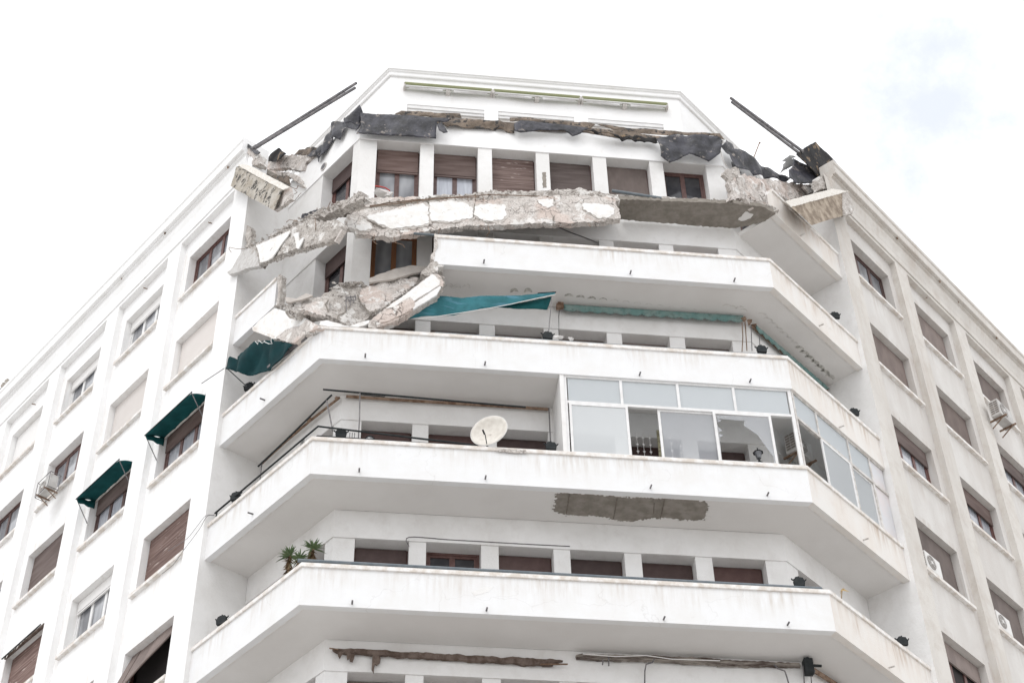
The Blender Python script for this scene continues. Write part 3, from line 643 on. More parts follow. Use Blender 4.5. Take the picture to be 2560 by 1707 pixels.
# ================================================================== COLLAPSED TOP BALCONY (level 5)
G1 = 'broken pieces of the collapsed top balcony'
t1 = empty('fallen_parapet', (.4, 0, 10.8), 0, 'long cracked parapet band with white plaster flakes hanging under the row of top windows', 'broken parapet', G1)
def keep(o, root):        # child drawn in world coordinates under a root that stands at its own base
    for c in root.children: c.matrix_parent_inverse = Matrix.Translation(-root.location)
PF = PLN('F', -.06)
shard('parapet_band', Z5([(1330, 1035), (1365, 930), (1530, 872), (1800, 850), (2150, 800), (2352, 782)])+R3([(0, 1240), (330, 1215), (600, 1205), (925, 1235), (965, 1330), (985, 1440), (700, 1470), (350, 1480), (0, 1490)])+DS([(1077, 518), (985, 530), (900, 545)])+Z5([(1640, 1135), (1560, 1115), (1450, 1118), (1430, 1060)]), PF, .16, CPINK, t1, .022, .085, .03, 11)
k = 0
for i, (q, sd_) in enumerate(((Z5([(1545, 942), (1700, 905), (1900, 862), (2100, 812), (2155, 850), (2160, 1008), (2050, 1040), (1950, 1045), (1790, 1065), (1700, 1025), (1610, 985)]), 1), (Z5([(1450, 1045), (1500, 1015), (1590, 1015), (1608, 1060), (1540, 1082), (1470, 1072)]), 2),
        (DS([(987, 465), (1040, 461), (1070, 466), (1088, 480), (1084, 500), (1060, 503), (1040, 509), (990, 506)]), 3), (DS([(1090, 474), (1105, 468), (1160, 470), (1162, 496), (1152, 505), (1115, 507), (1086, 492)]), 4),
        (R3([(165, 1255), (320, 1245), (325, 1310), (270, 1330), (225, 1315)]), 5), (R3([(615, 1290), (720, 1285), (860, 1300), (928, 1345), (920, 1385), (860, 1425), (760, 1430), (700, 1385), (625, 1350)]), 6))):
    cx_ = sum(a for a, b in q)/len(q); cy_ = sum(b for a, b in q)/len(q)
    shard('render_layer', [(cx_+(a-cx_)*1.09+3, cy_+(b-cy_)*1.12+1.5) for a, b in q], PLN('F', -.045), .03, RLAY, t1, .035, .1, .012, sd_+20)
    shard('plaster_flake', q, PLN('F', -.025), .022, WFRESH, t1, .026, .1, .008, sd_, edge=.04)
shard('broken_top_edge', DS([(985, 450), (1060, 445), (1130, 436), (1250, 439), (1330, 434), (1420, 447), (1425, 459), (1400, 462), (1200, 455), (1100, 459), (1000, 464)]), PLN('F', -.16), .22, CONC, t1, .03, .08, .05, 21)
crumbs('crumbled_edge', DS([(800, 470), (900, 465), (1000, 454), (1130, 444), (1250, 443), (1420, 452)]), PLN('F', -.12), CONC, t1, 120, (.02, .075), .05)
crumbs('crumbled_lower_edge', DS([(870, 541), (985, 527), (1130, 523), (1300, 516), (1425, 504)]), PLN('F', -.06), CONC, t1, 70, (.015, .05), .025, 9)
wires('crack', [DS([(983, 463), (987, 480), (985, 507), (986, 525)]), DS([(1090, 470), (1087, 500)]), DS([(1200, 462), (1207, 480), (1214, 514)]), DS([(1272, 456), (1276, 480), (1270, 512)]), Z5([(1500, 905), (1560, 980), (1680, 1050), (1780, 1080)])], PLN('F', -.055), .012, t1, CONCD)
wires('rebar', [DS([(x_, y_), (x_+1, y_+9)]) for x_, y_ in [(930, 463), (945, 460), (958, 459), (972, 458), (1045, 452), (1060, 452), (1075, 451), (1092, 450), (1110, 450), (1130, 449)]], PLN('F', -.03), .008, t1)
wires('long_rebar', [DS([(850, 472), (900, 464), (960, 457), (1040, 451), (1130, 446), (1260, 449)]), DS([(850, 476), (920, 466), (1000, 459), (1100, 452)])], PLN('F', -.02), .011, t1)
wires('hanging_wire', [DS([(905, 543), (908, 556), (925, 560), (930, 566)]), DS([(1120, 522), (1124, 534), (1118, 541)]), DS([(1350, 512), (1356, 524)]), DS([(1010, 527), (1006, 540), (1012, 548)]), DS([(860, 540), (856, 552), (866, 563)])], PLN('F', -.04), .008, t1)
# slab still hanging behind it
mb = MB()
P_ = [Vector((3.9, 1.2, 12.0)), Vector((-2.4, 1.2, 11.5)), Vector((-2.5, .35, 10.6)), Vector((3.9, .35, 11.6))]
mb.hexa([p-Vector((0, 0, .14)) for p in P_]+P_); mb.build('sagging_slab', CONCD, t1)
shard('screed_surface', Z5([(1300, 872), (1420, 815), (1560, 768), (1800, 755), (2070, 750), (2090, 772), (1800, 810), (1500, 862), (1320, 885)]), PLN('F', -.2), .06, CPINK, t1, .02, .07, .03, 31)
shard('broken_under_edge', Z5([(1290, 890), (1700, 838), (2060, 790), (2190, 760), (2352, 742), (2352, 792), (2150, 805), (1870, 852), (1500, 900), (1300, 925)]), PLN('F', -.13), .12, CONCD, t1, .02, .1, .03, 32)
keep(None, t1)
# left half of the same parapet, over the left side
t2 = empty('fallen_parapet', (-4.2, 1.6, 10.2), 0, 'jagged rubble parapet fragment whose pointed tip hangs in front of the left wing', 'broken parapet', G1)
PLf = PLN('L', .22)
shard('parapet_band', Z5([(350, 1275), (440, 1240), (640, 1140), (820, 1062), (900, 1010), (1010, 975), (1060, 980), (1150, 1000), (1270, 985), (1310, 1030), (1290, 1090), (1170, 1195), (1040, 1225), (860, 1268), (700, 1315), (520, 1402), (500, 1430), (480, 1330)]), PLf, .17, CONC, t2, .028, .08, .045, 41)
shard('smooth_end_plate', CK([(50, 1440), (110, 1400), (180, 1290), (300, 1090), (400, 1055), (500, 1080), (550, 1200), (570, 1335), (400, 1370), (230, 1440), (80, 1480)]), PLN('L', .26), .12, mat('grey_lime_render', (.56, .55, .54), .9, .9, 9, (.44, .42, .40), .4, 30), t2, .01, .12, .012, 42)
shard('plaster_flake', CK([(520, 1005), (700, 930), (1070, 760), (1075, 790), (960, 950), (780, 1210), (700, 1250), (590, 1282), (565, 1130), (545, 1060)]), PLN('L', .27), .03, WFRESH, t2, .008, .12, .006, 43)
shard('plaster_flake', CK([(1125, 815), (1215, 790), (1225, 930), (1300, 870), (1270, 960), (1215, 1060), (1180, 1050), (1165, 930)]), PLN('L', .28), .03, WFRESH, t2, .012, .12, .006, 44)
shard('rounded_lump', CK([(1500, 760), (1590, 660), (1700, 600), (1830, 590), (1910, 650), (1880, 770), (1800, 860), (1690, 950), (1560, 980), (1470, 960), (1480, 850)]), PLN('L', .27), .12, CONC, t2, .03, .08, .06, 45)
crumbs('crumbled_edge', CK([(470, 1030), (700, 910), (900, 780), (1080, 690), (1250, 600), (1500, 500), (1780, 370), (1960, 300)]), PLN('L', .1), CONC, t2, 190, (.02, .07), .05, 17)
crumbs('crumbled_lower_edge', CK([(580, 1340), (800, 1240), (1200, 1130), (1440, 1010), (1680, 960)]), PLN('L', .22), CONC, t2, 60, (.02, .05), .03, 19)
shard('slab_edge', Z5([(600, 1155), (730, 1060), (900, 980), (1080, 890), (1230, 835), (1300, 805), (1400, 742), (1470, 690), (1530, 765), (1400, 830), (1290, 880), (1060, 958), (860, 1045), (640, 1150)]), PLN('L', -.05), .25, CONC, t2, .035, .08, .06, 46)
shard('tar_scrap', Z5([(915, 965), (930, 920), (1040, 885), (1110, 872), (1080, 900), (960, 960)]), PLN('L', -.15), .02, TAR, t2, .01, .1, .03, 47)
shard('upright_stub', CK([(325, 710), (385, 675), (430, 720), (435, 830), (415, 960), (385, 1040), (350, 1040), (370, 900), (350, 800)]), PLN('L', .05), .14, CONC, t2, .02, .06, .04, 48)
wires('crack', [CK([(1500, 640), (1495, 760), (1480, 850), (1450, 960), (1440, 1010)])], PLN('L', .25), .014, t2, CONCD)
wires('rebar', [CK([(340, 1055), (220, 1050), (90, 1025), (80, 1050), (120, 1110)]), CK([(1690, 390), (1740, 285)]), CK([(1020, 620), (1060, 605), (1210, 605)]), CK([(1480, 560), (1490, 660), (1500, 760)])], PLN('L', .3), .008, t2)
mb = MB(); mb.bar(UN(*CK([(1960, 760)])[0], PLN('L', .2)), UN(*CK([(1840, 960)])[0], PLN('L', .2)), .12, .07); mb.build('dangling_strip', CPINK, t2)
keep(None, t2)
# bare soffit of the slab that stayed on the wall, right of the break
t3 = empty('broken_balcony_slab', (6, .8, 11.86), 0, 'bare grey concrete remains of the top balcony floor right of the hanging parapet', 'broken slab', G1)
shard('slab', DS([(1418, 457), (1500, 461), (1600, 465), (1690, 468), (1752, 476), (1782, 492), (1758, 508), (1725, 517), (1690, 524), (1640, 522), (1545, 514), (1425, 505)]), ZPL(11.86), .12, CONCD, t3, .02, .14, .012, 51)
shard('rubble_rim', DS([(1400, 447), (1450, 447), (1560, 455), (1690, 460), (1750, 466), (1790, 480), (1770, 486), (1690, 475), (1560, 468), (1415, 460)]), PLN('F', -.48), .2, CONC, t3, .02, .07, .04, 52)
crumbs('crumbled_edge', DS([(1420, 452), (1560, 458), (1690, 463), (1790, 480)]), PLN('F', -.5), CONC, t3, 90, (.02, .06), .04, 53)
shard('light_patch', R4([(570, 1290), (640, 1215), (720, 1240), (690, 1280), (600, 1305)]), ZPL(11.845), .01, PLS, t3, .02, .1, .003, 54)
shard('broken_corner', R4([(640, 1080), (720, 1090), (760, 1170), (860, 1130), (905, 1170), (880, 1220), (985, 1360), (900, 1300), (800, 1215), (720, 1180)]), PLN('R', -.3), .14, CPINK, t3, .02, .08, .03, 55)
keep(None, t3)

# ---- canopy remains at the roof edge
G2 = 'remains of the roof canopy'
t4 = empty('broken_canopy_beam', (-4.6, 2.5, 14.2), 0, 'short white canopy beam with black mould stuck out from the left wing corner', 'broken beam', G2)
o, pt = hexpx('beam', CA([(1180, 690), (2085, 1132), (1910, 1540), (1068, 1062)]), CA([(1300, 628), (2235, 1075)]), PLN('L', .40), PLN('L', .05), MOULD, t4, 5)
shard('white_top_edge', CA([(1205, 648), (1330, 640), (1460, 662), (1800, 850), (2232, 1085), (2088, 1135), (1700, 930), (1290, 700)]), PLN('L', .42), .03, mat('flaked_white_paint', (.80, .78, .74), .85, .9, 14, (.62, .57, .51), .3, 30, stretch=(1, 1, 4)), t4, .008, .12, .008, 61)
shard('torn_end', CA([(2080, 1130), (2235, 1080), (2240, 1300), (2120, 1420), (1930, 1540), (1915, 1530)]), PLN('L', .30), .1, CPINK, t4, .02, .07, .03, 62)
shard('tar_lining', CA([(1860, 850), (2200, 862), (2225, 1020), (2100, 985)]), PLN('L', .2), .03, TARB, t4, .01, .1, .02, 63)
wires('rebar', [CK([(1150, 90), (1200, 130), (1120, 170)]), CK([(1100, 190), (1150, 270), (1260, 160)]), CK([(1200, 20), (1320, 50)]), CK([(1070, 60), (1180, 80), (1210, 40)])], PLN('L', .1), .007, t4)
keep(None, t4)
t5 = empty('broken_canopy_beam', (10, 2.5, 14), 0, 'thick canopy beam with brown stains stuck out from the right wing corner', 'broken beam', G2)
hexpx('beam', R4([(1085, 1165), (1652, 1012), (1690, 1225), (1290, 1347)]), R4([(1035, 1110), (1500, 990)]), PLN('R', .42), PLN('R', .1), OCHRE, t5, 5)
shard('white_top_edge', R4([(1033, 1110), (1270, 1045), (1500, 988), (1652, 1012), (1400, 1082), (1092, 1166)]), PLN('R', .44), .03, bpy.data.materials['flaked_white_paint'], t5, .008, .12, .008, 64)
shard('torn_end', R4([(1600, 1030), (1650, 1018), (1680, 1120), (1706, 1180), (1700, 1228), (1610, 1250)]), PLN('R', .47), .12, CONC, t5, .01, .07, .02, 65)
keep(None, t5)
t6 = empty('broken_canopy_slab', (8.9, 1.6, 14), 0, 'rough slab of torn concrete leaning in the right corner under the tar sheets', 'broken slab', G2)
shard('slab', R4([(460, 940), (560, 870), (640, 850), (820, 890), (1060, 925), (1300, 950), (1415, 1000), (1260, 1040), (1060, 1092), (985, 1060), (910, 1010), (908, 1140), (800, 1120), (740, 1165), (650, 1080), (495, 1095), (512, 1010)]), PLN('R', -.55), .1, CPINK, t6, .03, .07, .05, 71)
shard('torn_column_head', R4([(428, 850), (470, 790), (530, 785), (590, 830), (605, 890), (560, 945), (480, 945), (455, 890)]), PLN('R', -.6), .1, CONC, t6, .03, .06, .06, 72)
shard('loose_plate', R4([(1200, 965), (1300, 950), (1410, 1002), (1260, 1030)]), PLN('R', -.35), .05, CONC, t6, .01, .1, .01, 73)
shard('loose_plate', R4([(915, 1065), (880, 1120), (790, 1120), (745, 1175), (800, 1200), (905, 1190)]), PLN('R', -.35), .08, CPINK, t6, .02, .08, .03, 75)
crumbs('crumbled_edge', R4([(700, 1090), (760, 1150), (820, 1190), (880, 1220), (900, 1150)]), PLN('R', -.3), CONC, t6, 60, (.02, .06), .06, 76)
keep(None, t6)
t7 = empty('broken_canopy_edge', (-4.3, 2.3, 14.9), 0, 'torn strip of rough render below the roof edge between left wing and corner', 'broken edge', G2)
shard('render_strip', Z5([(440, 440), (500, 400), (600, 402), (700, 398), (740, 350), (860, 342), (960, 350), (1060, 325), (1000, 400), (965, 420), (945, 495), (880, 492), (790, 468), (620, 480), (520, 492)]), PLN('L', -1.08), .15, CPINK, t7, .02, .08, .04, 81)
shard('lower_lumps', Z5([(520, 495), (600, 490), (780, 515), (860, 540), (900, 580), (935, 650), (860, 600), (800, 560), (640, 540), (560, 520)]), PLN('L', -1.0), .12, CPINK, t7, .02, .07, .04, 82)
crumbs('crumbled_edge', Z5([(430, 400), (500, 395), (545, 400)]), PLN('L', -.3), CONC, t7, 25, (.03, .07), .05, 83)
keep(None, t7)
t8 = empty('broken_cornice_end', (-5.3, 3.2, 15.6), 0, 'jagged broken end of the left wing cornice with rough concrete core', 'broken cornice', G2)
shard('concrete_core', CA([(1262, 235), (1420, 305), (1560, 400), (1605, 440), (1600, 520), (1640, 610), (1500, 650), (1480, 500), (1400, 400), (1290, 350)]), PLN('L', .16), .25, CPINK, t8, .02, .07, .04, 84)
shard('tar_edge', CA([(1275, 162), (1450, 260), (1645, 395), (1600, 430), (1540, 430), (1420, 310), (1262, 225)]), PLN('L', .2), .03, TAR, t8, .008, .1, .01, 85)
keep(None, t8)
t9 = empty('broken_cornice_end', (10.4, 2.6, 15.6), 0, 'jagged broken end of the right wing cornice beside the big tar panel', 'broken cornice', G2)
shard('concrete_core', C4([(690, 1110), (800, 1060), (940, 1000), (980, 950), (1090, 960), (1130, 990), (1110, 1100), (1070, 1140), (980, 1090), (930, 1080), (850, 1240), (840, 1340), (720, 1350)]), PLN('R', .1), .25, CONC, t9, .02, .07, .05, 86)
keep(None, t9)

# ---- bitumen membrane torn off the roof edge
G3 = 'torn bitumen sheets on the roof edge'
def tar(lab, px, plane, m_, seed, disp=.03, fold=0, jit=.012, thick=.012, ctr=None):
    c = UN(*px[0], plane)
    o = shard('bitumen_sheet', px, plane, thick, m_, None, jit*.6, .10, disp*1.25, seed, fold=fold*.8, smooth=True, nscale=1.7)
    me = o.data
    for v in me.vertices: v.co -= c
    o.location = c; tag(o, lab, 'bitumen sheet', G3); return o
PW = PLN('F', -1.08); PW2 = PLN('F', -.98); PRW = PLN('R', -.9)
tar('wide flat black bitumen sheet with pale scuffs hanging over the two left top windows', R2([(395, 598), (560, 610), (740, 612), (900, 625), (1100, 650), (1250, 645), (1300, 660), (1220, 690), (1145, 690), (1138, 845), (900, 828), (640, 815), (355, 800), (400, 740)]), PW2, TAR, 101, .02)
tar('continuous dark brown bitumen upstand behind the other sheets along the front roof edge', R2([(560, 612), (740, 622), (1400, 655), (1900, 695)])+R3([(0, 492), (640, 535), (1340, 630), (1960, 640), (1985, 700), (1340, 672), (1000, 652), (640, 592), (0, 578)])+R2([(1900, 762), (1230, 712), (700, 690)]), PLN('F', -1.17), TARB, 120, .02)
tar('small curled black bitumen flap at the right end of the widest flat sheet', R2([(1150, 690), (1195, 680), (1225, 735), (1252, 790), (1210, 797), (1165, 760)]), PLN('F', -.9), TAR, 102, .05)
tar('raised brown bitumen strip above the widest flat black sheet', R2([(735, 602), (800, 570), (1000, 580), (1200, 592), (1375, 602), (1388, 640), (1280, 640), (1040, 630), (770, 615)]), PLN('F', -1.2), TARB, 103, .03)
tar('wavy brown bitumen strip between the flat black sheet and the middle windows', R2([(1220, 690), (1320, 645), (1500, 665), (1700, 680), (1900, 700), (1905, 780), (1760, 748), (1620, 745), (1400, 735), (1230, 725)]), PW, TARB, 104, .04, 3)
tar('grey flat bitumen piece above the shuttered middle windows', R3([(0, 478), (300, 505), (640, 540), (690, 560), (620, 570), (600, 600), (515, 625), (430, 572), (200, 575), (0, 592)])+R2([(1905, 775), (1900, 705)]), PW2, TAR, 105, .03)
tar('thin brown bitumen strip along the top above the third and fourth top windows', R2([(1860, 640), (2100, 650)])+R3([(0, 450), (300, 470), (640, 495), (740, 520), (690, 560), (300, 510), (0, 480)])+R2([(1860, 680)]), PLN('F', -1.2), TARB, 106, .03)
tar('crumpled brown and black bitumen strip left of the shiny folded sheet', R3([(640, 560), (900, 590), (1020, 600), (1340, 630), (1355, 685), (1200, 675), (1000, 665), (860, 640), (740, 600)]), PW2, TARO, 107, .05, 3)
tar('long brown bitumen edge running to the right end of the front wall', R3([(740, 518), (1100, 555), (1500, 575), (1960, 605), (2008, 665), (1900, 622), (1520, 606), (1340, 632), (1020, 600), (900, 570)]), PLN('F', -1.2), TARB, 108, .04)
tar('shiny black folded bitumen sheet sagging in two points above the right top window', R3([(1340, 632), (1520, 608), (1640, 612), (1800, 615), (1960, 622), (1990, 672), (1965, 780), (1855, 852), (1760, 815), (1665, 778), (1560, 830), (1470, 868), (1380, 822), (1370, 720)]), PLN('F', -.85), TAR, 109, .045, 1.6)
tar('narrow dark bitumen gap filler at the right corner below the roof edge', R4([(400, 585), (440, 520), (510, 560), (540, 620), (570, 740), (590, 850), (500, 770), (470, 660)]), PLN('R', -1.1), TAR, 110, .04, 2)
tar('long twisted bitumen strip sloping down from the right corner to the torn slab', R4([(505, 575), (580, 600), (700, 680), (800, 745), (900, 790), (1075, 890), (1022, 938), (900, 880), (760, 845), (560, 742), (520, 650)]), PLN('R', -.8), TAR, 111, .04, 1.5)
tar('large square bitumen panel with ochre patches standing above the right roof corner', C4([(248, 662), (430, 530), (620, 428), (880, 690), (1135, 965), (1000, 960), (930, 1000), (690, 1110), (620, 1060), (545, 980), (400, 820)]), PLN('R', -.1), TARO, 112, .02)
tar('curved black bitumen sheet tucked under the large ochre patched panel', C4([(255, 700), (400, 850), (560, 1000), (640, 1150), (705, 1312), (560, 1275), (380, 1240), (230, 1190), (95, 1150), (80, 1010), (230, 880)]), PLN('R', -.3), TAR, 113, .05, 1)
tar('curled grey felt scrap left of the black sheet under the panel', C4([(20, 760), (100, 700), (185, 678), (240, 715), (140, 760), (250, 830), (180, 900), (50, 960), (-60, 1040), (0, 870), (70, 800)]), PLN('R', -.6), mat('grey_felt', (.27, .27, .265), .9, .6, 4, (.36, .355, .35)), 114, .04, 2)
tar('crumpled bitumen sheet sliding down left of the front corner', Z5([(1065, 405), (1075, 270), (1150, 190), (1200, 60), (1330, 0), (1400, 10), (1482, 60), (1440, 110), (1310, 60), (1285, 190), (1190, 175), (1140, 270)])if 0 else Z5([(1065, 405), (1072, 265), (1150, 190), (1200, 70), (1330, -15), (1420, 0), (1480, 60), (1450, 95), (1340, 70), (1290, 190), (1210, 180), (1150, 290), (1110, 350)]), PLN('L', -1.0), TAR, 115, .05, 2.5)
tar('pointed dark bitumen cap at the top of the left front corner', R2([(230, 650), (385, 548), (420, 600), (400, 700), (350, 760), (360, 700), (300, 680), (250, 700)]), PLN('F', -1.0), TAR, 116, .04, 2)
tar('lone diamond shaped bitumen flap near the broken left cornice', Z5([(558, 392), (600, 330), (682, 264), (720, 300), (785, 342), (720, 392), (640, 405)]), PLN('L', -.9), TARO, 117, .03, 1)
tar('ragged brown bitumen scraps above the rough render strip on the left', Z5([(815, 342), (880, 285), (970, 262), (1065, 268), (1060, 320), (960, 345), (880, 335)]), PLN('L', -1.05), TARB, 118, .04, 2)
tar('flat bitumen strip between the brown scraps and the crumpled left sheet', Z5([(945, 345), (1010, 290), (1075, 265), (1068, 325), (1000, 350)]), PLN('L', -.95), TAR, 119, .03, 2)

# ================================================================== COLLAPSED FOURTH BALCONY
G4 = 'broken pieces of the collapsed fourth balcony'
t1 = empty('fallen_floor_slab', (-2.2, .3, 6.5), 0, 'big cracked sheet of rubble concrete sliding down between wall and lower parapet', 'broken slab', G4)
LN = PLN('F', -.12, .3, 6.6)
shard('slab', Z6([(760, 662), (830, 605), (1000, 562), (1180, 512), (1285, 485), (1320, 432), (1400, 425), (1560, 442), (1680, 400), (1900, 352), (2120, 268), (2200, 330), (2090, 385), (1960, 500), (1730, 672), (1600, 738), (1500, 800), (1390, 842), (1260, 805), (1150, 762), (960, 702), (860, 702)]), LN, .18, CONC, t1, .03, .085, .09, 121, nscale=2.6)
shard('upper_layer', Z6([(1480, 560), (1500, 490), (1600, 450), (1780, 400), (1980, 350), (2060, 380), (1950, 500), (1800, 600), (1600, 720), (1540, 640)]), PLN('F', -.04, .3, 6.6), .1, CPINK, t1, .02, .09, .05, 122)
shard('upper_layer', Z6([(880, 690), (960, 640), (1150, 570), (1200, 600), (1150, 760), (1000, 712)]), PLN('F', -.05, .3, 6.6), .1, CPINK, t1, .02, .09, .05, 123)
shard('curled_screed', Z6([(1578, 372), (1700, 328), (1840, 280), (1985, 248), (2160, 258), (2180, 285), (2000, 330), (1800, 382), (1582, 415)]), PLN('F', .05, .3, 6.6), .05, mat('smooth_screed_underside', (.42, .385, .355), .9, .7, 5, (.5, .465, .43), .3, 20), t1, .006, .12, .01, 124)
shard('curled_screed', Z6([(757, 560), (800, 562), (860, 572), (960, 520), (1028, 545), (920, 580), (800, 612), (765, 600)]), PLN('F', -.02, .3, 6.6), .05, bpy.data.materials['smooth_screed_underside'], t1, .006, .12, .01, 125)
crumbs('crumbled_edge', Z6([(1260, 480), (1340, 430), (1450, 440), (1550, 440)]), PLN('F', -.05, .3, 6.6), CONC, t1, 60, (.03, .1), .06, 126)
crumbs('crumbled_seam', Z6([(1600, 735), (1760, 640), (1950, 520), (2080, 400), (2200, 300)]), PLN('F', .03, .3, 6.6), CONC, t1, 80, (.02, .07), .04, 127)
crumbs('crumbled_left_edge', Z6([(690, 640), (760, 670), (960, 705), (1150, 760), (1380, 840)]), PLN('F', 0, .3, 6.6), CONC, t1, 80, (.02, .05), .03, 128)
wires('rebar', [Z6([(x_, 540), (x_+4, 560+l)]) for x_, l in ((1352, 130), (1372, 40), (1392, 90), (1402, 20), (1422, 60), (1440, 30))]+[Z6([(1350, 560), (1450, 545)]), Z6([(1365, 600), (1440, 585)]), Z6([(2060, 330), (2120, 290), (2190, 330)]), Z6([(2100, 360), (2150, 320)])], PLN('F', .1, .3, 6.6), .011, t1, IRONG)
wires('crack', [Z6([(1465, 540), (1500, 620), (1560, 680), (1600, 735)]), Z6([(1265, 790), (1280, 740), (1350, 700), (1345, 640)]), Z6([(1180, 580), (1150, 640), (1190, 720)])], PLN('F', -.02, .3, 6.6), .016, t1, CONCD)
keep(None, t1)
t2 = empty('fallen_parapet_block', (-1.2, -.1, 6.5), 0, 'long tilted parapet beam with white plaster leaning on the coping beside the torn teal awning', 'broken parapet', G4)
shard('beam', Z6([(1590, 785), (1740, 672), (1950, 520), (2200, 328), (2262, 345), (2322, 425), (2240, 545), (1990, 702), (1880, 772), (1640, 862), (1570, 848)]), PLN('F', .05), .2, CPINK, t2, .015, .09, .03, 131)
shard('plaster_face', Z6([(1742, 670), (1950, 520), (2205, 332), (2270, 400), (2268, 440), (1990, 612), (1965, 565), (1900, 600), (1830, 655)]), PLN('F', .085), .04, WFRESH, t2, .006, .12, .006, 132)
shard('plaster_face', Z6([(2005, 630), (2150, 535), (2268, 452), (2288, 460), (2240, 540), (2010, 682)]), PLN('F', .09), .05, PLI, t2, .006, .12, .006, 133)
shard('bare_face', Z6([(1600, 800), (1700, 720), (1800, 665), (1900, 605), (1980, 565), (2025, 625), (2015, 665), (1900, 730), (1640, 830)]), PLN('F', .09), .05, CPINK, t2, .02, .08, .03, 134)
crumbs('crumbled_end', Z6([(2200, 320), (2290, 370), (2320, 430), (2260, 520)]), PLN('F', .06), CONC, t2, 40, (.02, .06), .03, 135)
shard('coping_piece', Z6([(1390, 842), (1470, 812), (1580, 783), (1590, 808), (1540, 832), (1470, 852)]), PLN('F', .05), .1, WFRESH, t2, .005, .12, .004, 136)
shard('coping_piece', Z6([(1090, 830), (1100, 795), (1160, 785), (1270, 812), (1400, 850), (1200, 848)]), PLN('F', .05), .1, WFRESH, t2, .005, .12, .004, 137)
keep(None, t2)
t3 = empty('fallen_parapet_block', (-4.1, 1.1, 6.7), 0, 'white plastered parapet slab tipped outward above the crumpled dark green awning', 'broken parapet', G4)
shard('plaster_face', Z6([(508, 782), (590, 712), (652, 668), (770, 700), (968, 770), (920, 832), (760, 880), (672, 948), (560, 905), (440, 855)]), PLN('L', .12), .12, WFRESH, t3, .008, .12, .01, 141)
shard('under_edge', Z6([(432, 850), (450, 848), (560, 905), (672, 945), (668, 972), (560, 935), (440, 888)]), PLN('L', .15), .1, MOULD if 0 else COP, t3, .005, .12, .005, 142)
shard('bare_end', Z6([(668, 940), (760, 880), (920, 830), (970, 776), (1082, 845), (1000, 900), (930, 935), (850, 1012), (780, 1005), (690, 968)]), PLN('L', .16), .14, CPINK, t3, .012, .08, .03, 143)
keep(None, t3)
t4 = empty('broken_parapet_end', (-4.3, 1.7, 8.7), 0, 'broken upright edge of the parapet stub left on the left wing at the fourth balcony', 'broken edge', G4)
shard('torn_edge', Z6([(684, 345), (705, 335), (728, 352), (715, 480), (700, 600), (690, 650), (662, 655), (680, 560), (690, 450)]), PLN('L', .02), .15, CONC, t4, .01, .06, .03, 144)
crumbs('crumbled_foot', Z6([(640, 680), (680, 650), (740, 640), (800, 660)]), PLN('L', .0), CONC, t4, 40, (.02, .06), .04, 145)
keep(None, t4)
t5 = empty('broken_parapet_end', (-.66, 0, 8.7), 0, 'broken left end of the fourth balcony front parapet with bare concrete bites', 'broken edge', G4)
shard('torn_edge', Z7([(338, 98), (352, 100), (372, 190), (360, 240), (345, 270), (335, 350), (300, 340), (305, 300), (330, 270), (342, 200)]), PLN('F', .02), .17, CPINK, t5, .012, .05, .02, 146)
shard('torn_slab_end', Z7([(280, 400), (330, 360), (380, 395), (430, 400), (425, 415), (370, 420), (375, 450), (340, 480), (270, 500), (200, 490), (240, 440)]), PLN('F', .0), .3, CONC, t5, .02, .06, .05, 147)
keep(None, t5)
for k_ in (1, 2): pass
mb = MB(); mb.chunk((0, 0, .12), .22, (1, .7, .7), 5); mb.chunk((.17, 0, .08), .15, (1, .7, .8), 6)
sk = mb.build('cloth_sack', BAG); sk.location = UN(*Z5([(1700, 745)])[0], PLN('F', -.6)); tag(sk, 'lumpy white sack with a red band at the foot of the left top window', 'sack')
mb = MB(); mb.tube([(-.17, -.14, .19), (-.05, -.17, .15), (.08, -.16, .13), (.2, -.1, .1)], .016, 6); mb.build('red_band', REDM, sk)

# ================================================================== GLAZED BALCONY (level 1, right half)
z0, zm, z1 = H+.0, 4.66, 5.41; GO = -.075
def gpane(side, a, b, za, zb, m_, off=GO, name='glazing_pane', lab=None):
    mb = MB(); mb.hexa([PT(side, a, off-.004, za), PT(side, b, off-.004, za), PT(side, b, off+.004, za), PT(side, a, off+.004, za), PT(side, a, off-.004, zb), PT(side, b, off-.004, zb), PT(side, b, off+.004, zb), PT(side, a, off+.004, zb)])
    return part(mb, name, m_, label=lab)
def gbar(mb, side, a, b, za, zb, off=GO, d=.03):
    mb.hexa([PT(side, a, off-d, za), PT(side, b, off-d, za), PT(side, b, off+d, za), PT(side, a, off+d, za), PT(side, a, off-d, zb), PT(side, b, off-d, zb), PT(side, b, off+d, zb), PT(side, a, off+d, zb)])
XE = Bx-.03; XS = 2.24
mb = MB()
gbar(mb, 'F', XS, XS+.06, z0, z1+.02); gbar(mb, 'F', XE-.075, XE, z0, z1+.02)
gbar(mb, 'F', XS+.06, XE-.075, z1-.03, z1+.02); gbar(mb, 'F', XS+.06, XE-.075, zm-.035, zm+.035, GO, .035); gbar(mb, 'F', XS+.06, XE-.075, z0, z0+.03)
for x in (3.51, 4.78, 6.04): gbar(mb, 'F', x-.03, x+.03, zm+.035, z1-.03)
part(mb, 'glazing_frame', ALU)
mb = MB(); gbar(mb, 'R', .03, .09, z0, z1+.02); gbar(mb, 'R', .09, 3.84, z1-.03, z1+.02); gbar(mb, 'R', .09, 3.84, zm-.035, zm+.035, GO, .035); gbar(mb, 'R', .09, 3.84, z0, z0+.03)
for x in (.99, 2.29, 3.2): gbar(mb, 'R', x-.025, x+.025, zm+.035, z1-.03)
for x in (2.25, 3.2): gbar(mb, 'R', x-.03, x+.03, z0+.03, zm-.035)
part(mb, 'glazing_frame', ALUG)
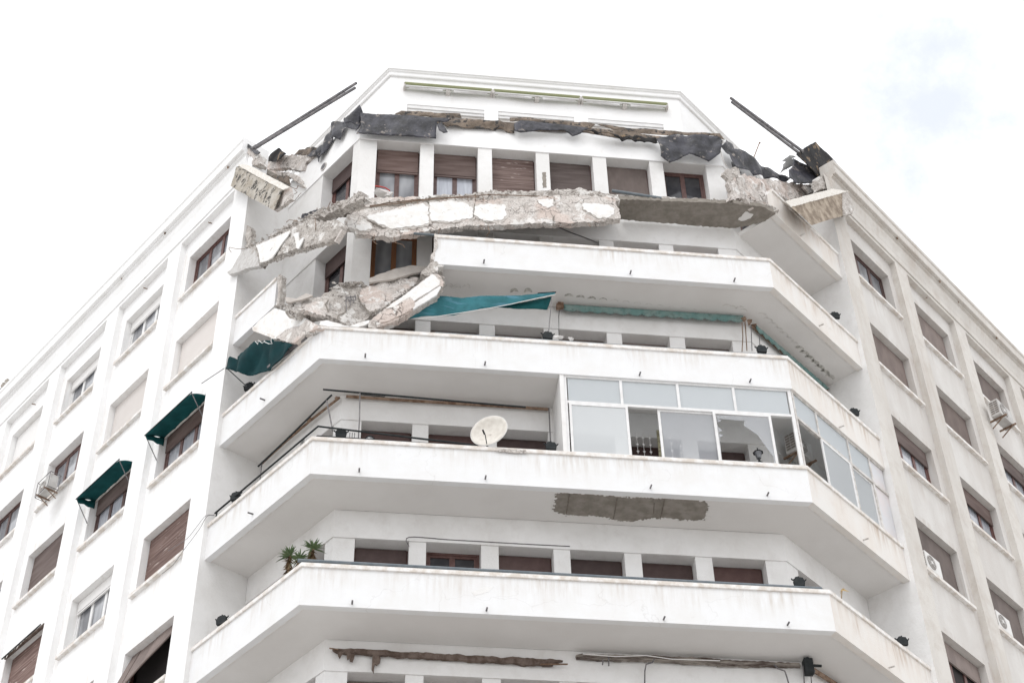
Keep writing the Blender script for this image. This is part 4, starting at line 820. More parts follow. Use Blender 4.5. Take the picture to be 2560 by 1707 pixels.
xs = [XS+.06, 3.51, 4.78, 6.04, XE-.075]
for i in range(4): gpane('F', xs[i]+.03, xs[i+1]-.03, zm+.035, z1-.03, GLF)
rs = [.09, .99, 2.29, 3.2, 3.84]
for i in range(4): gpane('R', rs[i]+.025, rs[i+1]-.025, zm+.035, z1-.03, GLP if i == 3 else GLF)
def sash(side, a, b, off, m_, name='sliding_sash', holes=None, lab=None):
    mb = MB(); gbar(mb, side, a, a+.055, z0+.03, zm-.036, off, .016); gbar(mb, side, b-.055, b, z0+.03, zm-.036, off, .016); gbar(mb, side, a+.055, b-.055, z0+.03, z0+.07, off, .016); gbar(mb, side, a+.055, b-.055, zm-.08, zm-.036, off, .016)
    fr = part(mb, name, ALU, label=lab)
    if not holes: mb = MB(); mb.quad(PT(side, a+.055, off, z0+.07), PT(side, b-.055, off, z0+.07), PT(side, b-.055, off, zm-.08), PT(side, a+.055, off, zm-.08))
    else: mb = holes
    o = mb.build('pane', m_, fr); o.matrix_parent_inverse = fr.matrix_world.inverted() @ Matrix.Identity(4); o.matrix_parent_inverse = Matrix.Translation(-BOFF)@Matrix.Translation(BOFF); return fr
sash('F', 2.33, 3.62, GO+.02, GLS)
sash('F', 4.28, 5.58, GO-.02, GLT)
brk = MB(); PG = PLN('F', GO+.02)
def gp(pts): return [UN(u, v, PG) for u, v in pts]
# what is left of the shattered pane: top and right, and splinters on the left
top = gp(Y5([(1690, 540), (2205, 560), (2295, 1010), (2235, 1000)])); 
P_all = gp(Y5([(1688, 537), (2200, 560), (2292, 1010), (2255, 1008), (2250, 900), (2180, 820), (2090, 730), (1957, 640), (1965, 595), (1880, 588), (1790, 580), (1696, 572)]))
brk.add(P_all, [(0, 1, 11), (1, 10, 11), (1, 9, 10), (1, 8, 9), (1, 7, 8), (1, 6, 7), (1, 2, 6), (2, 5, 6), (2, 4, 5), (2, 3, 4)])
brk.add(gp(Y5([(1695, 572), (1745, 590), (1705, 608)])), [(0, 1, 2)]); brk.add(gp(Y5([(1703, 650), (1750, 690), (1712, 705)])), [(0, 1, 2)]); brk.add(gp(Y5([(1712, 720), (1758, 735), (1722, 760)])), [(0, 1, 2)])
brk.add(gp(Y5([(1718, 700), (1724, 765), (1742, 990), (1736, 990)])), [(0, 1, 2, 3)])
sash('F', 5.5, 6.80, GO+.02, GLT, holes=brk, lab='sliding sash with a shattered pane')
sash('R', 1.0, 2.2, GO+.02, GLF); sash('R', 2.28, 3.17, GO-.02, GLF); gpane('R', 3.23, 3.84, z0+.03, zm-.035, GLP)
mb = MB(); mb.box(XS-.09, XS, .02, D_REC+.0, H-.8, z1+.04); part(mb, 'partition_wall', PLI)
# bare patch in the soffit of the second balcony
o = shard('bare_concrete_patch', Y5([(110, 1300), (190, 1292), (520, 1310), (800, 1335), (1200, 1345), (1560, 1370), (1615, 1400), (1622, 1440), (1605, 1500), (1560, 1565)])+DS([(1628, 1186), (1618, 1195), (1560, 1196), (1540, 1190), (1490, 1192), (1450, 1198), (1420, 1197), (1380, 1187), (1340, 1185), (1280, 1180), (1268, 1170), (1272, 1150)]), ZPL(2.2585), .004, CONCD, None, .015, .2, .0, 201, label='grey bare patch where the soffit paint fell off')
for v in o.data.vertices: v.co.z = min(max(v.co.z, 2.2535), 2.262)
o.parent = bld; o.matrix_parent_inverse = Matrix.Translation(-BOFF)
rimp = Y5([(110, 1300), (190, 1292), (520, 1310), (800, 1335), (1200, 1345), (1560, 1370), (1615, 1400), (1622, 1440), (1605, 1500), (1560, 1565)])+DS([(1628, 1186), (1618, 1195), (1560, 1196), (1540, 1190), (1490, 1192), (1450, 1198), (1420, 1197), (1380, 1187), (1340, 1185), (1280, 1180), (1268, 1170), (1272, 1150)])
mb = MB(); rn = random.Random(77); rp = [UN(u, v, ZPL(2.2585)) for u, v in rimp]; rp.append(rp[0])
for i in range(len(rp)-1):
    n_ = max(2, int((rp[i+1]-rp[i]).length/.06))
    for j in range(n_):
        q = rp[i].lerp(rp[i+1], j/n_)+Vector((rn.uniform(-.02, .02), rn.uniform(-.02, .02), 0)); mb.chunk(q+Vector((0, 0, -.004)), rn.uniform(.02, .05), (1.3, 1, .28), rn.random())
part(mb, 'ragged_paint_edge', PLS)['kind'] = 'stuff'
for (a_, b_) in (((250, 1310), (215, 1530)), ((720, 1335), (680, 1560)), ((1185, 1350), (1140, 1560)), ((1080, 1400), (1075, 1500))):
    mb = MB(); mb.tube([UN(*Y5([a_])[0], ZPL(2.254)), UN(*Y5([b_])[0], ZPL(2.254))], .006, 5)
    part(mb, 'board_mark', TARB)
# a light cut strip on a pier and paint flakes on the lowest parapet
for q, pl, m_ in ((Y5([(0, 0)]) and R2([(2180, 1180), (2215, 1178), (2222, 1330), (2182, 1335)]), PLN('F', -D_REC+.004), CONCD), (B1([(2230, 690), (2312, 650)])+B2([(60, 640), (135, 635), (80, 690), (0, 712)])+B1([(2260, 730)]), PLN('F', .004), PLI)):
    o = shard('worn_spot', q, pl, .006, m_, None, .012, .1, .0, 7); o.parent = bld; o.matrix_parent_inverse = Matrix.Translation(-BOFF)
o = shard('coping_gap', Y6([(1790, 885), (1880, 868), (2090, 878), (2112, 910), (1990, 908), (1850, 898)]), PLN('F', .043), .01, CONC, None, .01, .1, .004, 8); o.parent = bld; o.matrix_parent_inverse = Matrix.Translation(-BOFF)

# ---- hand rails, drain spouts, vents
mb = MB(); z = .065; mb.tube([Vector((Ax-.1, .02, z)), Vector((Bx-.12, .06, z))], .042, 8); part(mb, 'handrail', PIPE, label='blue grey pipe rail on the lowest visible coping')
mb = MB(); mb.tube([Vector((-.6, .06, 2*H+.06)), Vector((Bx-.05, .06, 2*H+.05))], .036, 8); mb.tube([PT('L', 0, -.08, 2*H+.05), Vector((-.6, .06, 2*H+.05))], .018, 6); part(mb, 'handrail', PIPE)
mb = MB(); r_ = .022; zr = H+.31
mb.tube([PT('L', 3.8, -.08, zr), PT('L', -.04, -.08, zr), Vector((0.35, .08, H+.1))], r_, 7); mb.tube([PT('L', 3.8, -.08, H+.05), PT('L', -.04, -.08, H+.05), Vector((1.6, .08, H+.06))], .015, 6)
for s_ in (.45, .5, .55, 3.0, 3.05, 3.1): mb.tube([PT('L', s_, -.08, H), PT('L', s_, -.08, zr)], .009, 5)
for s_ in (3.72,): mb.tube([PT('L', s_, -.08, H), PT('L', s_, -.08, zr)], .018, 6)
for x in (-2.35, -2.3, -2.25): mb.tube([(x, .08, H), (x, .08, zr-.06)], .006, 5)
part(mb, 'iron_railing', IRON)
mb = MB(); mb.tube([Vector((-1.15, .05, 3*H+.06)), Vector((3.0, .06, 3*H+.04))], .03, 7); part(mb, 'loose_pipe', PIPE)
pp = [UN(*R3([(900, 1165)])[0], PLN('F', -.4)), UN(*R3([(1385, 1238)])[0], PLN('F', -.4))]
mb = MB(); mb.tube(pp, .04, 8); o = mb.build('loose_pipe', PIPE); tag(o, 'blue grey pipe lying on the broken edge under the fifth top window', 'pipe'); 
SP = [B1([(1080, 803)])[0], B2([(62, 870)])[0], B2([(1768, 955)])[0], B3([(1035, 1008)])[0], Y6([(462, 1092)])[0], Y6([(1698, 1163)])[0], Y5([(1042, 1253)])[0], Y5([(2187, 1326)])[0], Z6([(1540, 1148)])[0], Y6([(1693, 48)])[0], Y5([(935, 150)])[0], Y5([(2015, 217)])[0], Z7([(820, 384)])[0], Z7([(2255, 490)])[0], Z8([(1312, 563)])[0]]
def spout(side, p):
    n = SIDE[side][2]; q = Vector((p.x, p.y, p.z)); nn = Vector((n.x, n.y, -.15)); mb = MB(); mb.tube([q-nn*.05, q+nn*.13], .019, 8); mb.tube([q+nn*.128, q+nn*.131], .013, 6); part(mb, 'drain_spout', ALUG if side == 'R' else IRONG)
for u, v in SP: spout('F', UN(u, v, PLN('F', 0)))
for u, v in (B3([(1765, 190)])[0], B3([(2012, 1418)])[0], ZZ5([(1035, 878)])[0], TZ([(250, 612)])[0], R4([(1180, 1450)])[0]): spout('R', UN(u, v, PLN('R', 0)))
for u, v in (C60([(400, 392)])[0], C60([(285, 1508)])[0]): spout('L', UN(u, v, PLN('L', 0)))
for u, v in (CA([(1018, 685)])[0], zf(180, 550, 7.84, [(1825, 252)])[0], zf(180, 550, 7.84, [(980, 1145)])[0], zf(180, 550, 7.84, [(672, 1480)])[0]):
    p = UN(u, v, ZPL(15.975-.05)); mb = MB(); mb.tube([p+Vector((0, 0, .05)), p-Vector((0, 0, .05))], .025, 7); part(mb, 'cornice_drip_pipe', RUST)
for u, v in (zf(2080, 500, 7.84, [(1275, 742)])[0], TZ([(1110, 292)])[0], TZ([(1240, 440)])[0], TZ([(1515, 695)])[0]):
    p = UN(u, v, ZPL(15.975+.05)); mb = MB(); mb.tube([p+Vector((0, 0, .05)), p-Vector((0, 0, .05))], .025, 7); part(mb, 'cornice_drip_pipe', RUST)
for side, u, v in (('L', 530, 559), ('L', 368, 722), ('R', 2164, 601), ('L', 89, 1011), ('R', 2309, 746), ('R', 2459, 891)):   # little pegs on the bay panels
    p = UN(u, v, PLN(side, POFF)); n = SIDE[side][2]; mb = MB(); mb.tube([p, p+Vector((n.x, n.y, -.3))*.12], .016, 6); part(mb, 'wall_peg', RUST)
mb = MB(); p = UN(*R2([(38, 1125)])[0], PLN('L', -W_S+.035)); n = Vector((nL.x, nL.y, 0)); mb.tube([p-n*.03, p+n*.02], .13, 20); part(mb, 'round_vent', ALUG); mb = MB(); mb.tube([p+n*.02, p+n*.026], .10, 20); part(mb, 'vent_opening', IRONG)

# ================================================================== AWNINGS
def cloth(name, c0, c1, c2, c3, nu, nv, fn, m_, parent):
    """quad cloth c0-c1 (near edge) to c3-c2 (far edge), displaced by fn(u, v)"""
    mb = MB(); c = [Vector(p) for p in (c0, c1, c2, c3)]
    for j in range(nv+1):
        for i in range(nu+1):
            u, v = i/nu, j/nv; mb.v.append(tuple(c[0].lerp(c[1], u).lerp(c[3].lerp(c[2], u), v)+fn(u, v)))
    for j in range(nv):
        for i in range(nu): a = j*(nu+1)+i; mb.f.append((a, a+1, a+nu+2, a+nu+1))
    o = mb.build(name, m_, parent, True); md = o.modifiers.new('s', 'SOLIDIFY'); md.thickness = .006; return o
def window_awning(i, k, lab):
    c = BAY0+BAYP*i+BAYW/2; a, b = c-1.0, c+1.0; zh = k*H+1.40
    r0 = empty('window_awning', PT('L', c, WO, zh-1.5), 0, lab, 'awning', 'dark green window awnings on the left wing')
    R_ = lambda s, o, z: PT('L', s, o, z)
    cl = cloth('canvas', R_(a, -.16, zh-.04), R_(b, -.16, zh-.04), R_(b+.02, .36, zh-.20), R_(a-.02, .36, zh-.20), 16, 8, lambda u, v: Vector((0, 0, .045*sin(pi*v)+.008*sin(u*23+v*3)-.04*(abs(u-.5)*2)**6*v)), TEAL, r0)
    cl2 = cloth('side_flap', R_(b, -.16, zh-.04), R_(b+.02, .36, zh-.20), R_(b+.02, .30, zh-.30), R_(b, -.16, zh-.30), 8, 3, lambda u, v: Vector((0, 0, .02*sin(u*12))), TEAL, r0)
    mb = MB(); mb.tube([R_(a-.06, .36, zh-.2), R_(b+.06, .36, zh-.2)], .014, 6); mb.build('front_bar', IRON, r0)
    mb = MB(); mb.tube([R_(a-.02, -.17, zh-.02), R_(b+.02, -.17, zh-.02)], .04, 8); mb.build('roller_tube', ALUG, r0)
    for s_ in (a-.03, b+.03): mb = MB(); mb.tube([R_(s_, .36, zh-.2), R_(s_, -.10, zh-.85)], .012, 6); mb.build('support_arm', IRONG, r0)
    keep(None, r0)
window_awning(0, 2, 'dark green awning over the left wing window nearest the balconies, half open over brown shutter')
window_awning(1, 2, 'dark green awning over the left wing window two bays from the corner, lower in photo')
# damaged awning remnant at the lower left edge
c = BAY0+BAYP*2+BAYW/2; k = 1
r0 = empty('window_awning', PT('L', c, WO, H), 0, 'rotten rolled awning in shreds over a brown shutter at the lower left edge', 'awning')
mb = MB(); mb.tube([PT('L', c-.95, -.05, H+1.40), PT('L', c+1.0, -.02, H+1.38)], .05, 8); mb.build('rotten_roll', RAGS, r0)
mb = MB(); mb.tube([PT('L', c-.95, .06, H+1.36), PT('L', c+1.0, .06, H+1.32)], .02, 6); mb.build('front_bar', IRON, r0)
rn = random.Random(4)
for j in range(9):
    s_ = c-.3+j*.14; mb = MB(); mb.add([PT('L', s_, .04, H+1.37), PT('L', s_+.12, .04, H+1.37), PT('L', s_+rn.uniform(.02, .1), .07, H+1.37-rn.uniform(.08, .2))], [(0, 1, 2)]); mb.build('canvas_shred', COP, r0)
keep(None, r0)

# big torn green awning, front
r0 = empty('torn_awning', UN(1380, 735, PLN('F', -.15)), 0, 'large torn teal awning stretched from the fallen parapet beam to the middle, slanting', 'awning')
PA = PLN('F', -.2)
def U_(p, pl): return UN(*p, pl)
shard('canvas', Z7([(-60, 950), (40, 895), (150, 830), (270, 760), (360, 702), (600, 702), (850, 700), (1100, 692), (1330, 680), (1522, 668), (1522, 690), (1300, 735), (1100, 780), (880, 822), (600, 868), (400, 898), (180, 928)]), PA, .006, TEALL, r0, .004, .1, .035, 301, smooth=True, fold=.8, nscale=1.5)
shard('inner_canvas', Z7([(950, 812), (1200, 765), (1492, 708), (1468, 770), (1443, 842), (1300, 832), (1130, 828)]), PLN('F', -.32), .006, TEAL, r0, .004, .1, .015, 302, smooth=True)
mb = MB(); mb.tube([UN(*p, PLN('F', -.17)) for p in Z7([(180, 930), (400, 900), (600, 870), (880, 824), (1100, 782), (1300, 737), (1525, 690)])], .009, 5); mb.build('white_hem', SHW, r0)
mb = MB(); mb.tube([UN(*p, PLN('F', -.25)) for p in Z7([(1350, 680), (1528, 668)])], .018, 6); mb.build('front_bar', IRON, r0)
mb = MB(); mb.tube([UN(*p, PLN('F', -.12)) for p in Z7([(1488, 712), (1455, 1080)])], .012, 6); mb.build('support_rod', IRONG, r0)
keep(None, r0)
# crumpled green awning, left
r0 = empty('torn_awning', UN(620, 930, PLN('L', .0)), 0, 'crumpled dark green awning with ruffled edge hanging at the left end under the tipped slab', 'awning')
shard('canvas', C2([(458, 802), (500, 780), (560, 708), (605, 650), (660, 602), (700, 615), (742, 632), (765, 575), (800, 572), (850, 525), (930, 492), (965, 425), (1035, 362), (1105, 335), (1115, 285), (1160, 265), (1300, 238), (1450, 200), (1520, 255), (1640, 250), (1760, 290), (1905, 345), (1700, 540), (1420, 792), (1300, 852), (1100, 950), (1000, 966), (900, 958), (740, 900), (600, 850), (500, 830)]), PLN('L', .2), .006, TEALD, r0, .004, .08, .05, 303, smooth=True, fold=1.6, nscale=1.6)
mb = MB(); mb.tube([UN(*p, PLN('L', .25)) for p in C2([(1140, 275), (1165, 300), (1190, 335), (1205, 255), (1285, 310), (1340, 255), (1330, 285), (1420, 325), (1490, 320), (1465, 270), (1470, 210), (1560, 220)])], .008, 5); mb.build('white_hem', SHW, r0)
mb = MB(); mb.tube([UN(*p, PLN('L', .05)) for p in C2([(1415, 815), (1800, 500), (2210, 185)])], .05, 8); mb.build('roller_tube', IRONG, r0)
mb = MB(); mb.tube([UN(*p, PLN('L', .15)) for p in C2([(560, 830), (965, 1205)])], .013, 6); mb.build('support_rod', IRON, r0)
mb = MB(); mb.tube([UN(*p, PLN('L', .3)) for p in C2([(500, 830), (35, 1140)])], .011, 6); mb.build('bent_rod', IRONG, r0)
keep(None, r0)
# faded folded awnings under the fourth balcony
def scallop(lab, a_px, b_px, a2, b2, plane, n, amp, seed, grp='faded green awnings rolled up under the fourth balcony'):
    A_, B_ = UN(*a_px, plane), UN(*b_px, plane); C_, D_ = UN(*a2, plane), UN(*b2, plane); nrm = plane[1]
    if nrm.y > 0: nrm = -nrm
    r0 = empty('rolled_awning', A_, 0, lab, 'awning', grp); mb = MB(); rn = random.Random(seed); m_ = n*8
    for i in range(m_+1):
        u = i/m_; t_ = A_.lerp(B_, u); b = C_.lerp(D_, u)-Vector((0, 0, amp*abs(sin(pi*n*u)) + .012*noise.noise(Vector((u*40, seed, 0)))))
        for j in range(5):
            v = j/4; mb.v.append(tuple(t_.lerp(b, v)-nrm*(-1)*(.05*sin(pi*(v**.6))+.012*sin(u*n*2*pi)*v)))
    for i in range(m_):
        for j in range(4): a = i*5+j; mb.f.append((a, a+1, a+6, a+5))
    o = mb.build('valance', TEALF, r0, True); md = o.modifiers.new('s', 'SOLIDIFY'); md.thickness = .006
    mb = MB(); mb.tube([A_+nrm*-.06, B_+nrm*-.06], .045, 8); mb.build('roller_tube', RUST, r0); return r0
PV = PLN('F', -1.03)
r0 = scallop('faded green scalloped awning rolled up along the front below the fourth balcony', (1408, 760), (1858, 789), (1410, 774), (1856, 803), PV, 14, .05, 1)
mb = MB(); mb.tube([UN(*p, PV) for p in Z7([(1545, 780), (1600, 783)])], .05, 8); mb.box(*(lambda q: (q.x-.12, q.x+.05, q.y-.06, q.y+.06, q.z-.1, q.z+.02))(UN(*Z7([(1580, 800)])[0], PV))); mb.build('end_bracket', RUST, r0)
mb = MB(); mb.tube([UN(*p, PLN('F', -.95)) for p in Z7([(1600, 838), (1562, 850), (1556, 900), (1558, 1110)])], .013, 6); mb.build('crank_rod', IRONG, r0)
mb = MB(); mb.tube([UN(*p, PLN('F', -.95)) for p in Z8([(1392, 970), (1400, 1100), (1392, 1250)])], .013, 6); mb.tube([UN(*p, PLN('F', -.95)) for p in Z8([(1422, 960), (1440, 1240)])], .013, 6); mb.build('crank_rod', RUST, r0)
mb = MB(); mb.chunk(UN(*Z8([(1410, 930)])[0], PV), .1); mb.build('gear_box', RUST, r0); keep(None, r0)
r0 = scallop('faded green scalloped awning rolled up along the right side below the fourth balcony', (1886, 812), (2072, 972), (1890, 822), (2066, 974), PLN('R', -1.0), 12, .06, 2)
mb = MB(); mb.chunk(UN(*Z8([(1470, 960)])[0], PLN('R', -1.0)), .11); mb.chunk(UN(*Z8([(1510, 990)])[0], PLN('R', -1.0)), .09); mb.build('gear_box', RUST, r0)
mb = MB(); mb.tube([UN(*p, PLN('R', -.95)) for p in Z8([(1480, 990), (1490, 1240)])], .012, 6); mb.tube([UN(*p, PLN('R', -.9)) for p in Z8([(1560, 1090), (1568, 1210)])], .012, 6); mb.build('crank_rod', IRONG, r0); keep(None, r0)
# bare awning frames of the second balcony
r0 = empty('bare_awning', UN(1260, 1150, PLN('F', -.3)), 0, 'dark bare awning frame without canvas over the dish, two rods and two posts', 'awning frame', 'bare awning frames at the dish level')
mb = MB(); mb.tube([UN(*p, PLN('F', -.45)) for p in Y6([(108, 288), (700, 340), (1400, 402), (2095, 462)])], .022, 7); mb.build('front_bar', IRON, r0)
mb = MB(); mb.tube([UN(*p, PLN('F', -1.1)) for p in Y6([(335, 355), (1000, 400), (1640, 438), (2320, 482)])], .035, 8); mb.build('roller_tube', RUST, r0)
mb = MB(); mb.tube([UN(*p, PLN('F', -.5)) for p in Y6([(470, 335), (710, 358)])]+[UN(*Y6([(720, 345)])[0], PLN('F', -.45))], .013, 6); mb.build('side_arm', IRON, r0)
for q, pl in ((Y6([(470, 325), (466, 560), (455, 765)]), PLN('F', -.4)), (Y6([(2322, 470), (2332, 700), (2340, 870)]), PLN('F', -.9))):
    mb = MB(); mb.tube([UN(*p, pl) for p in q], .016, 6); mb.build('post', IRONG, r0)
keep(None, r0)
r0 = empty('bare_awning', UN(700, 1150, PLN('L', -.3)), 0, 'slanting rusty bare awning frame along the left side above the black railing', 'awning frame', 'bare awning frames at the dish level')
mb = MB(); mb.tube([UN(*p, PLN('L', -.45)) for p in C60([(1055, 342), (830, 565), (600, 790), (335, 1040)])], .022, 7); mb.build('front_bar', IRON, r0)
mb = MB(); mb.tube([UN(*p, PLN('L', -1.0)) for p in C60([(1130, 368), (850, 590), (600, 800), (372, 1010)])], .03, 7); mb.chunk(UN(*C60([(1110, 375)])[0], PLN('L', -1.0)), .06); mb.chunk(UN(*C60([(835, 585)])[0], PLN('L', -.95)), .08); mb.build('roller_tube', RUST, r0)
for q, pl in ((C60([(1003, 385), (1035, 540), (1065, 690)]), PLN('L', -.45)), (C60([(370, 1020), (352, 1170)]), PLN('L', -.5))):
    mb = MB(); mb.tube([UN(*p, pl) for p in q], .016, 6); mb.build('post', IRONG, r0)
keep(None, r0)
# rotten awning rolls at the bottom
r0 = empty('rolled_awning', UN(900, 1630, PLN('F', -1.05)), 0, 'rotten brown rolled awning with hanging rags at the bottom of the picture, left of centre', 'awning')
PB_ = PLN('F', -1.08)
shard('rotten_canvas', B1([(890, 1238), (945, 1222), (1160, 1240), (1310, 1250), (1600, 1268), (1900, 1280), (2312, 1300)])+B2([(200, 1315), (400, 1322), (590, 1330), (700, 1335), (800, 1350), (700, 1368), (705, 1392), (610, 1388), (590, 1382), (520, 1390), (400, 1378), (100, 1358)])+B1([(2312, 1355), (1900, 1330), (1550, 1310), (1370, 1300), (1280, 1295), (1200, 1283), (1100, 1280), (930, 1262)]), PB_, .07, RAGS, r0, .01, .07, .03, 311)
shard('hanging_rag', B1([(935, 1262), (1000, 1268), (975, 1300), (960, 1330), (945, 1300)]), PB_, .02, RAGS, r0, .01, .05, .02, 312)
shard('hanging_rag', B1([(1030, 1275), (1110, 1282), (1100, 1320), (1085, 1362), (1060, 1358), (1055, 1325), (1035, 1340)]), PB_, .02, RAGS, r0, .01, .05, .02, 313)
shard('hanging_rag', B1([(1280, 1250), (1360, 1280), (1350, 1360), (1320, 1385), (1300, 1380), (1290, 1465), (1268, 1430), (1275, 1340)]), PB_, .04, RAGS, r0, .01, .05, .04, 314)
mb = MB(); mb.tube([UN(*p, PB_) for p in B2([(580, 1385), (845, 1384)])], .016, 6); mb.tube([UN(*p, PB_) for p in B1([(860, 1230), (945, 1243)])], .014, 6); mb.build('end_rod', RUST, r0); keep(None, r0)
r0 = empty('rolled_awning', UN(1500, 1640, PLN('F', -1.05)), 0, 'grimy closed awning roll with wires at the bottom of the picture, right of centre', 'awning')
shard('rolled_canvas', B2([(925, 1290), (990, 1278), (1300, 1292), (1700, 1302), (2000, 1316), (2312, 1330)])+B3([(400, 1338), (900, 1362), (1150, 1374), (1165, 1400), (900, 1398), (500, 1395), (360, 1392)])+B2([(2312, 1385), (2000, 1370), (1700, 1350), (1250, 1340), (1000, 1325), (935, 1318)]), PB_, .08, mat('grimy_canvas', (.30, .27, .24), .95, 1, 5, (.07, .05, .042), .6, 20, stretch=(.35, 1, 3)), r0, .008, .07, .02, 315)
mb = MB(); mb.tube([UN(*p, PLN('F', -1.0)) for p in B2([(990, 1285), (1300, 1310), (1600, 1300), (1850, 1335), (2312, 1350)])], .01, 5); mb.build('wire', SHW, r0)
for q in (B2([(1680, 1335), (1660, 1365), (1600, 1385), (1588, 1450), (1586, 1600)]), B3([(910, 1390), (940, 1425), (1010, 1450), (1030, 1510), (1055, 1600)]), B2([(1185, 1340), (1180, 1390)]), B2([(1240, 1300), (1240, 1400)]), B3([(1185, 1400), (1200, 1600)])):
    mb = MB(); mb.tube([UN(*p, PLN('F', -1.02)) for p in q], .015, 6); mb.build('cable', IRONG, r0)
keep(None, r0)
r0 = empty('rolled_awning', UN(2060, 1670, PLN('R', -1.05)), 0, 'rusty closed awning roll slanting down at the bottom right behind the black box', 'awning')
mb = MB(); mb.tube([UN(*p, PLN('R', -1.02)) for p in B3([(1240, 1412), (1380, 1500), (1520, 1590), (1640, 1668)])], .05, 8); mb.build('roller_tube', RUST, r0)
mb = MB(); mb.tube([UN(*p, PLN('R', -.98)) for p in B3([(1300, 1440), (1290, 1480), (1262, 1500), (1270, 1600)])], .013, 6); mb.build('cable', IRONG, r0); keep(None, r0)
mb = MB(); mb.box(-.09, .09, -.09, .09, -.2, .12); mb.chunk((0, 0, .14), .11, (1, 1, .7), 3); mb.bar((0, 0, 0), (.28, 0, .0), .04, .04); o = mb.build('awning_gear_box', IRON); o.location = UN(*B3([(1232, 1395)])[0], PLN('F', -1.0)); tag(o, 'black gear box between the two closed awnings at the bottom right corner', 'gear box')

# ---- awning brackets that stand on the copings
def bracket_proto():
    r0 = empty('awning_bracket'); mb = MB()
    mb.add([(-.13, -.04, 0), (.13, -.04, 0), (.15, -.04, .13), (.12, -.04, .19), (.10, -.04, .24), (-.10, -.04, .24), (-.12, -.04, .19), (-.15, -.04, .13), (-.13, .04, 0), (.13, .04, 0), (.15, .04, .13), (.12, .04, .19), (.10, .04, .24), (-.10, .04, .24), (-.12, .04, .19), (-.15, .04, .13)], [tuple(range(8)), tuple(range(15, 7, -1))]+[(i, 8+i, 8+(i+1) % 8, (i+1) % 8) for i in range(8)])
    mb.build('housing', IRON, r0)
    mb = MB()
    for sx in (-1, 1): mb.tube([(sx*.12, 0, .15), (sx*.17, 0, .18), (sx*.19, 0, .215)], .018, 6)
    mb.tube([(0, 0, .23), (0, 0, .29)], .022, 6); mb.tube([(-.05, 0, .24), (-.05, 0, .265)], .03, 6); pass; mb.box(-.14, .14, -.02, .02, .17, .2); mb.build('clamp_bar', IRON, r0); return r0
bp = None
BR = [('F', UN(1999.5, 1464, PLN('F', -.1)), 0, 'on the lowest coping near its right front corner'), ('R', UN(2258, 1612, PLN('R', -.1)), 1, 'on the right slanting part of the lowest coping'), ('L', UN(553, 1560, PLN('L', -.1)), 1, 'on the left slanting part of the lowest coping'),
      ('F', UN(852, 1092, PLN('F', -.1)), 0, 'on the railing left of the little lantern'), ('F', UN(1378, 1124, PLN('F', -.1)), 0, 'beside the left edge of the glazed balcony'), ('L', UN(588, 1249, PLN('L', -.1)), 1, 'on the black railing near the left wing'),
      ('F', UN(1370, 847, PLN('F', -.1)), 0, 'below the rod of the torn teal awning'), ('F', UN(1905.5, 881, PLN('F', -.1)), 0, 'at the right front corner below the faded awnings'), ('L', UN(621, 974, PLN('L', -.1)), 1, 'below the crumpled dark green awning'),
      ('R', UN(2137, 1038, PLN('R', -.1)), 1, 'on the right slanting coping above the glazed balcony'), ('R', UN(2089, 796, PLN('R', -.1)), 1, 'on the fourth balcony coping beside the right wing')]
for side, p, tilt, lab in BR:
    if bp is None: bp = bracket_proto(); o = bp
    else:
        o = bp.copy(); col.objects.link(o)
        for c in bp.children: d = c.copy(); col.objects.link(d); d.parent = o
    o.location = p; o.rotation_euler = (0, 0, ROT[side]+{'F': 0, 'L': .45, 'R': -.75}[side]); o.scale = (.8, .8, .8); tag(o, 'dark iron awning bracket '+lab, 'awning bracket', 'awning brackets on the copings')
# ================================================================== SATELLITE DISH
r0 = empty('satellite_dish', UN(1222, 1116, PLN('F', -.02)), 0, 'round cream satellite dish standing on the coping left of the glazed balcony', 'satellite dish')
mb = MB(); nr, na = 7, 36; R0 = .395
for i in range(nr+1):
    for j in range(na): r_ = R0*i/nr; a = 2*pi*j/na; mb.v.append((r_*cos(a), -.13*(i/nr)**2 + 0.0, r_*sin(a)*1.06))
for i in range(nr):
    for j in range(na): mb.f.append((i*na+j, i*na+(j+1) % na, (i+1)*na+(j+1) % na, (i+1)*na+j))
o = mb.build('reflector', CREAM, r0, True); md = o.modifiers.new('s', 'SOLIDIFY'); md.thickness = .012
mb = MB(); mb.tube([(R0*1.0*cos(2*pi*j/36), -.13, R0*1.06*sin(2*pi*j/36)) for j in range(37)], .010, 5); o2 = mb.build('rim', ACW, r0)
for q in (o, o2): q.location = (.05, .06, .38); q.rotation_euler = (radians(-4), radians(30), radians(-24))
mb = MB(); mb.tube([(-.02, .12, .4), (-.02, .14, -.02)], .025, 7); mb.tube([(-.10, -.24, .12), (-.02, .05, -.02)], .010, 6); mb.build('mount', IRON, r0)
mb = MB(); mb.tube([(-.16, -.30, .20), (-.11, -.24, .12)], .02, 8); mb.build('receiver_head', IRON, r0)

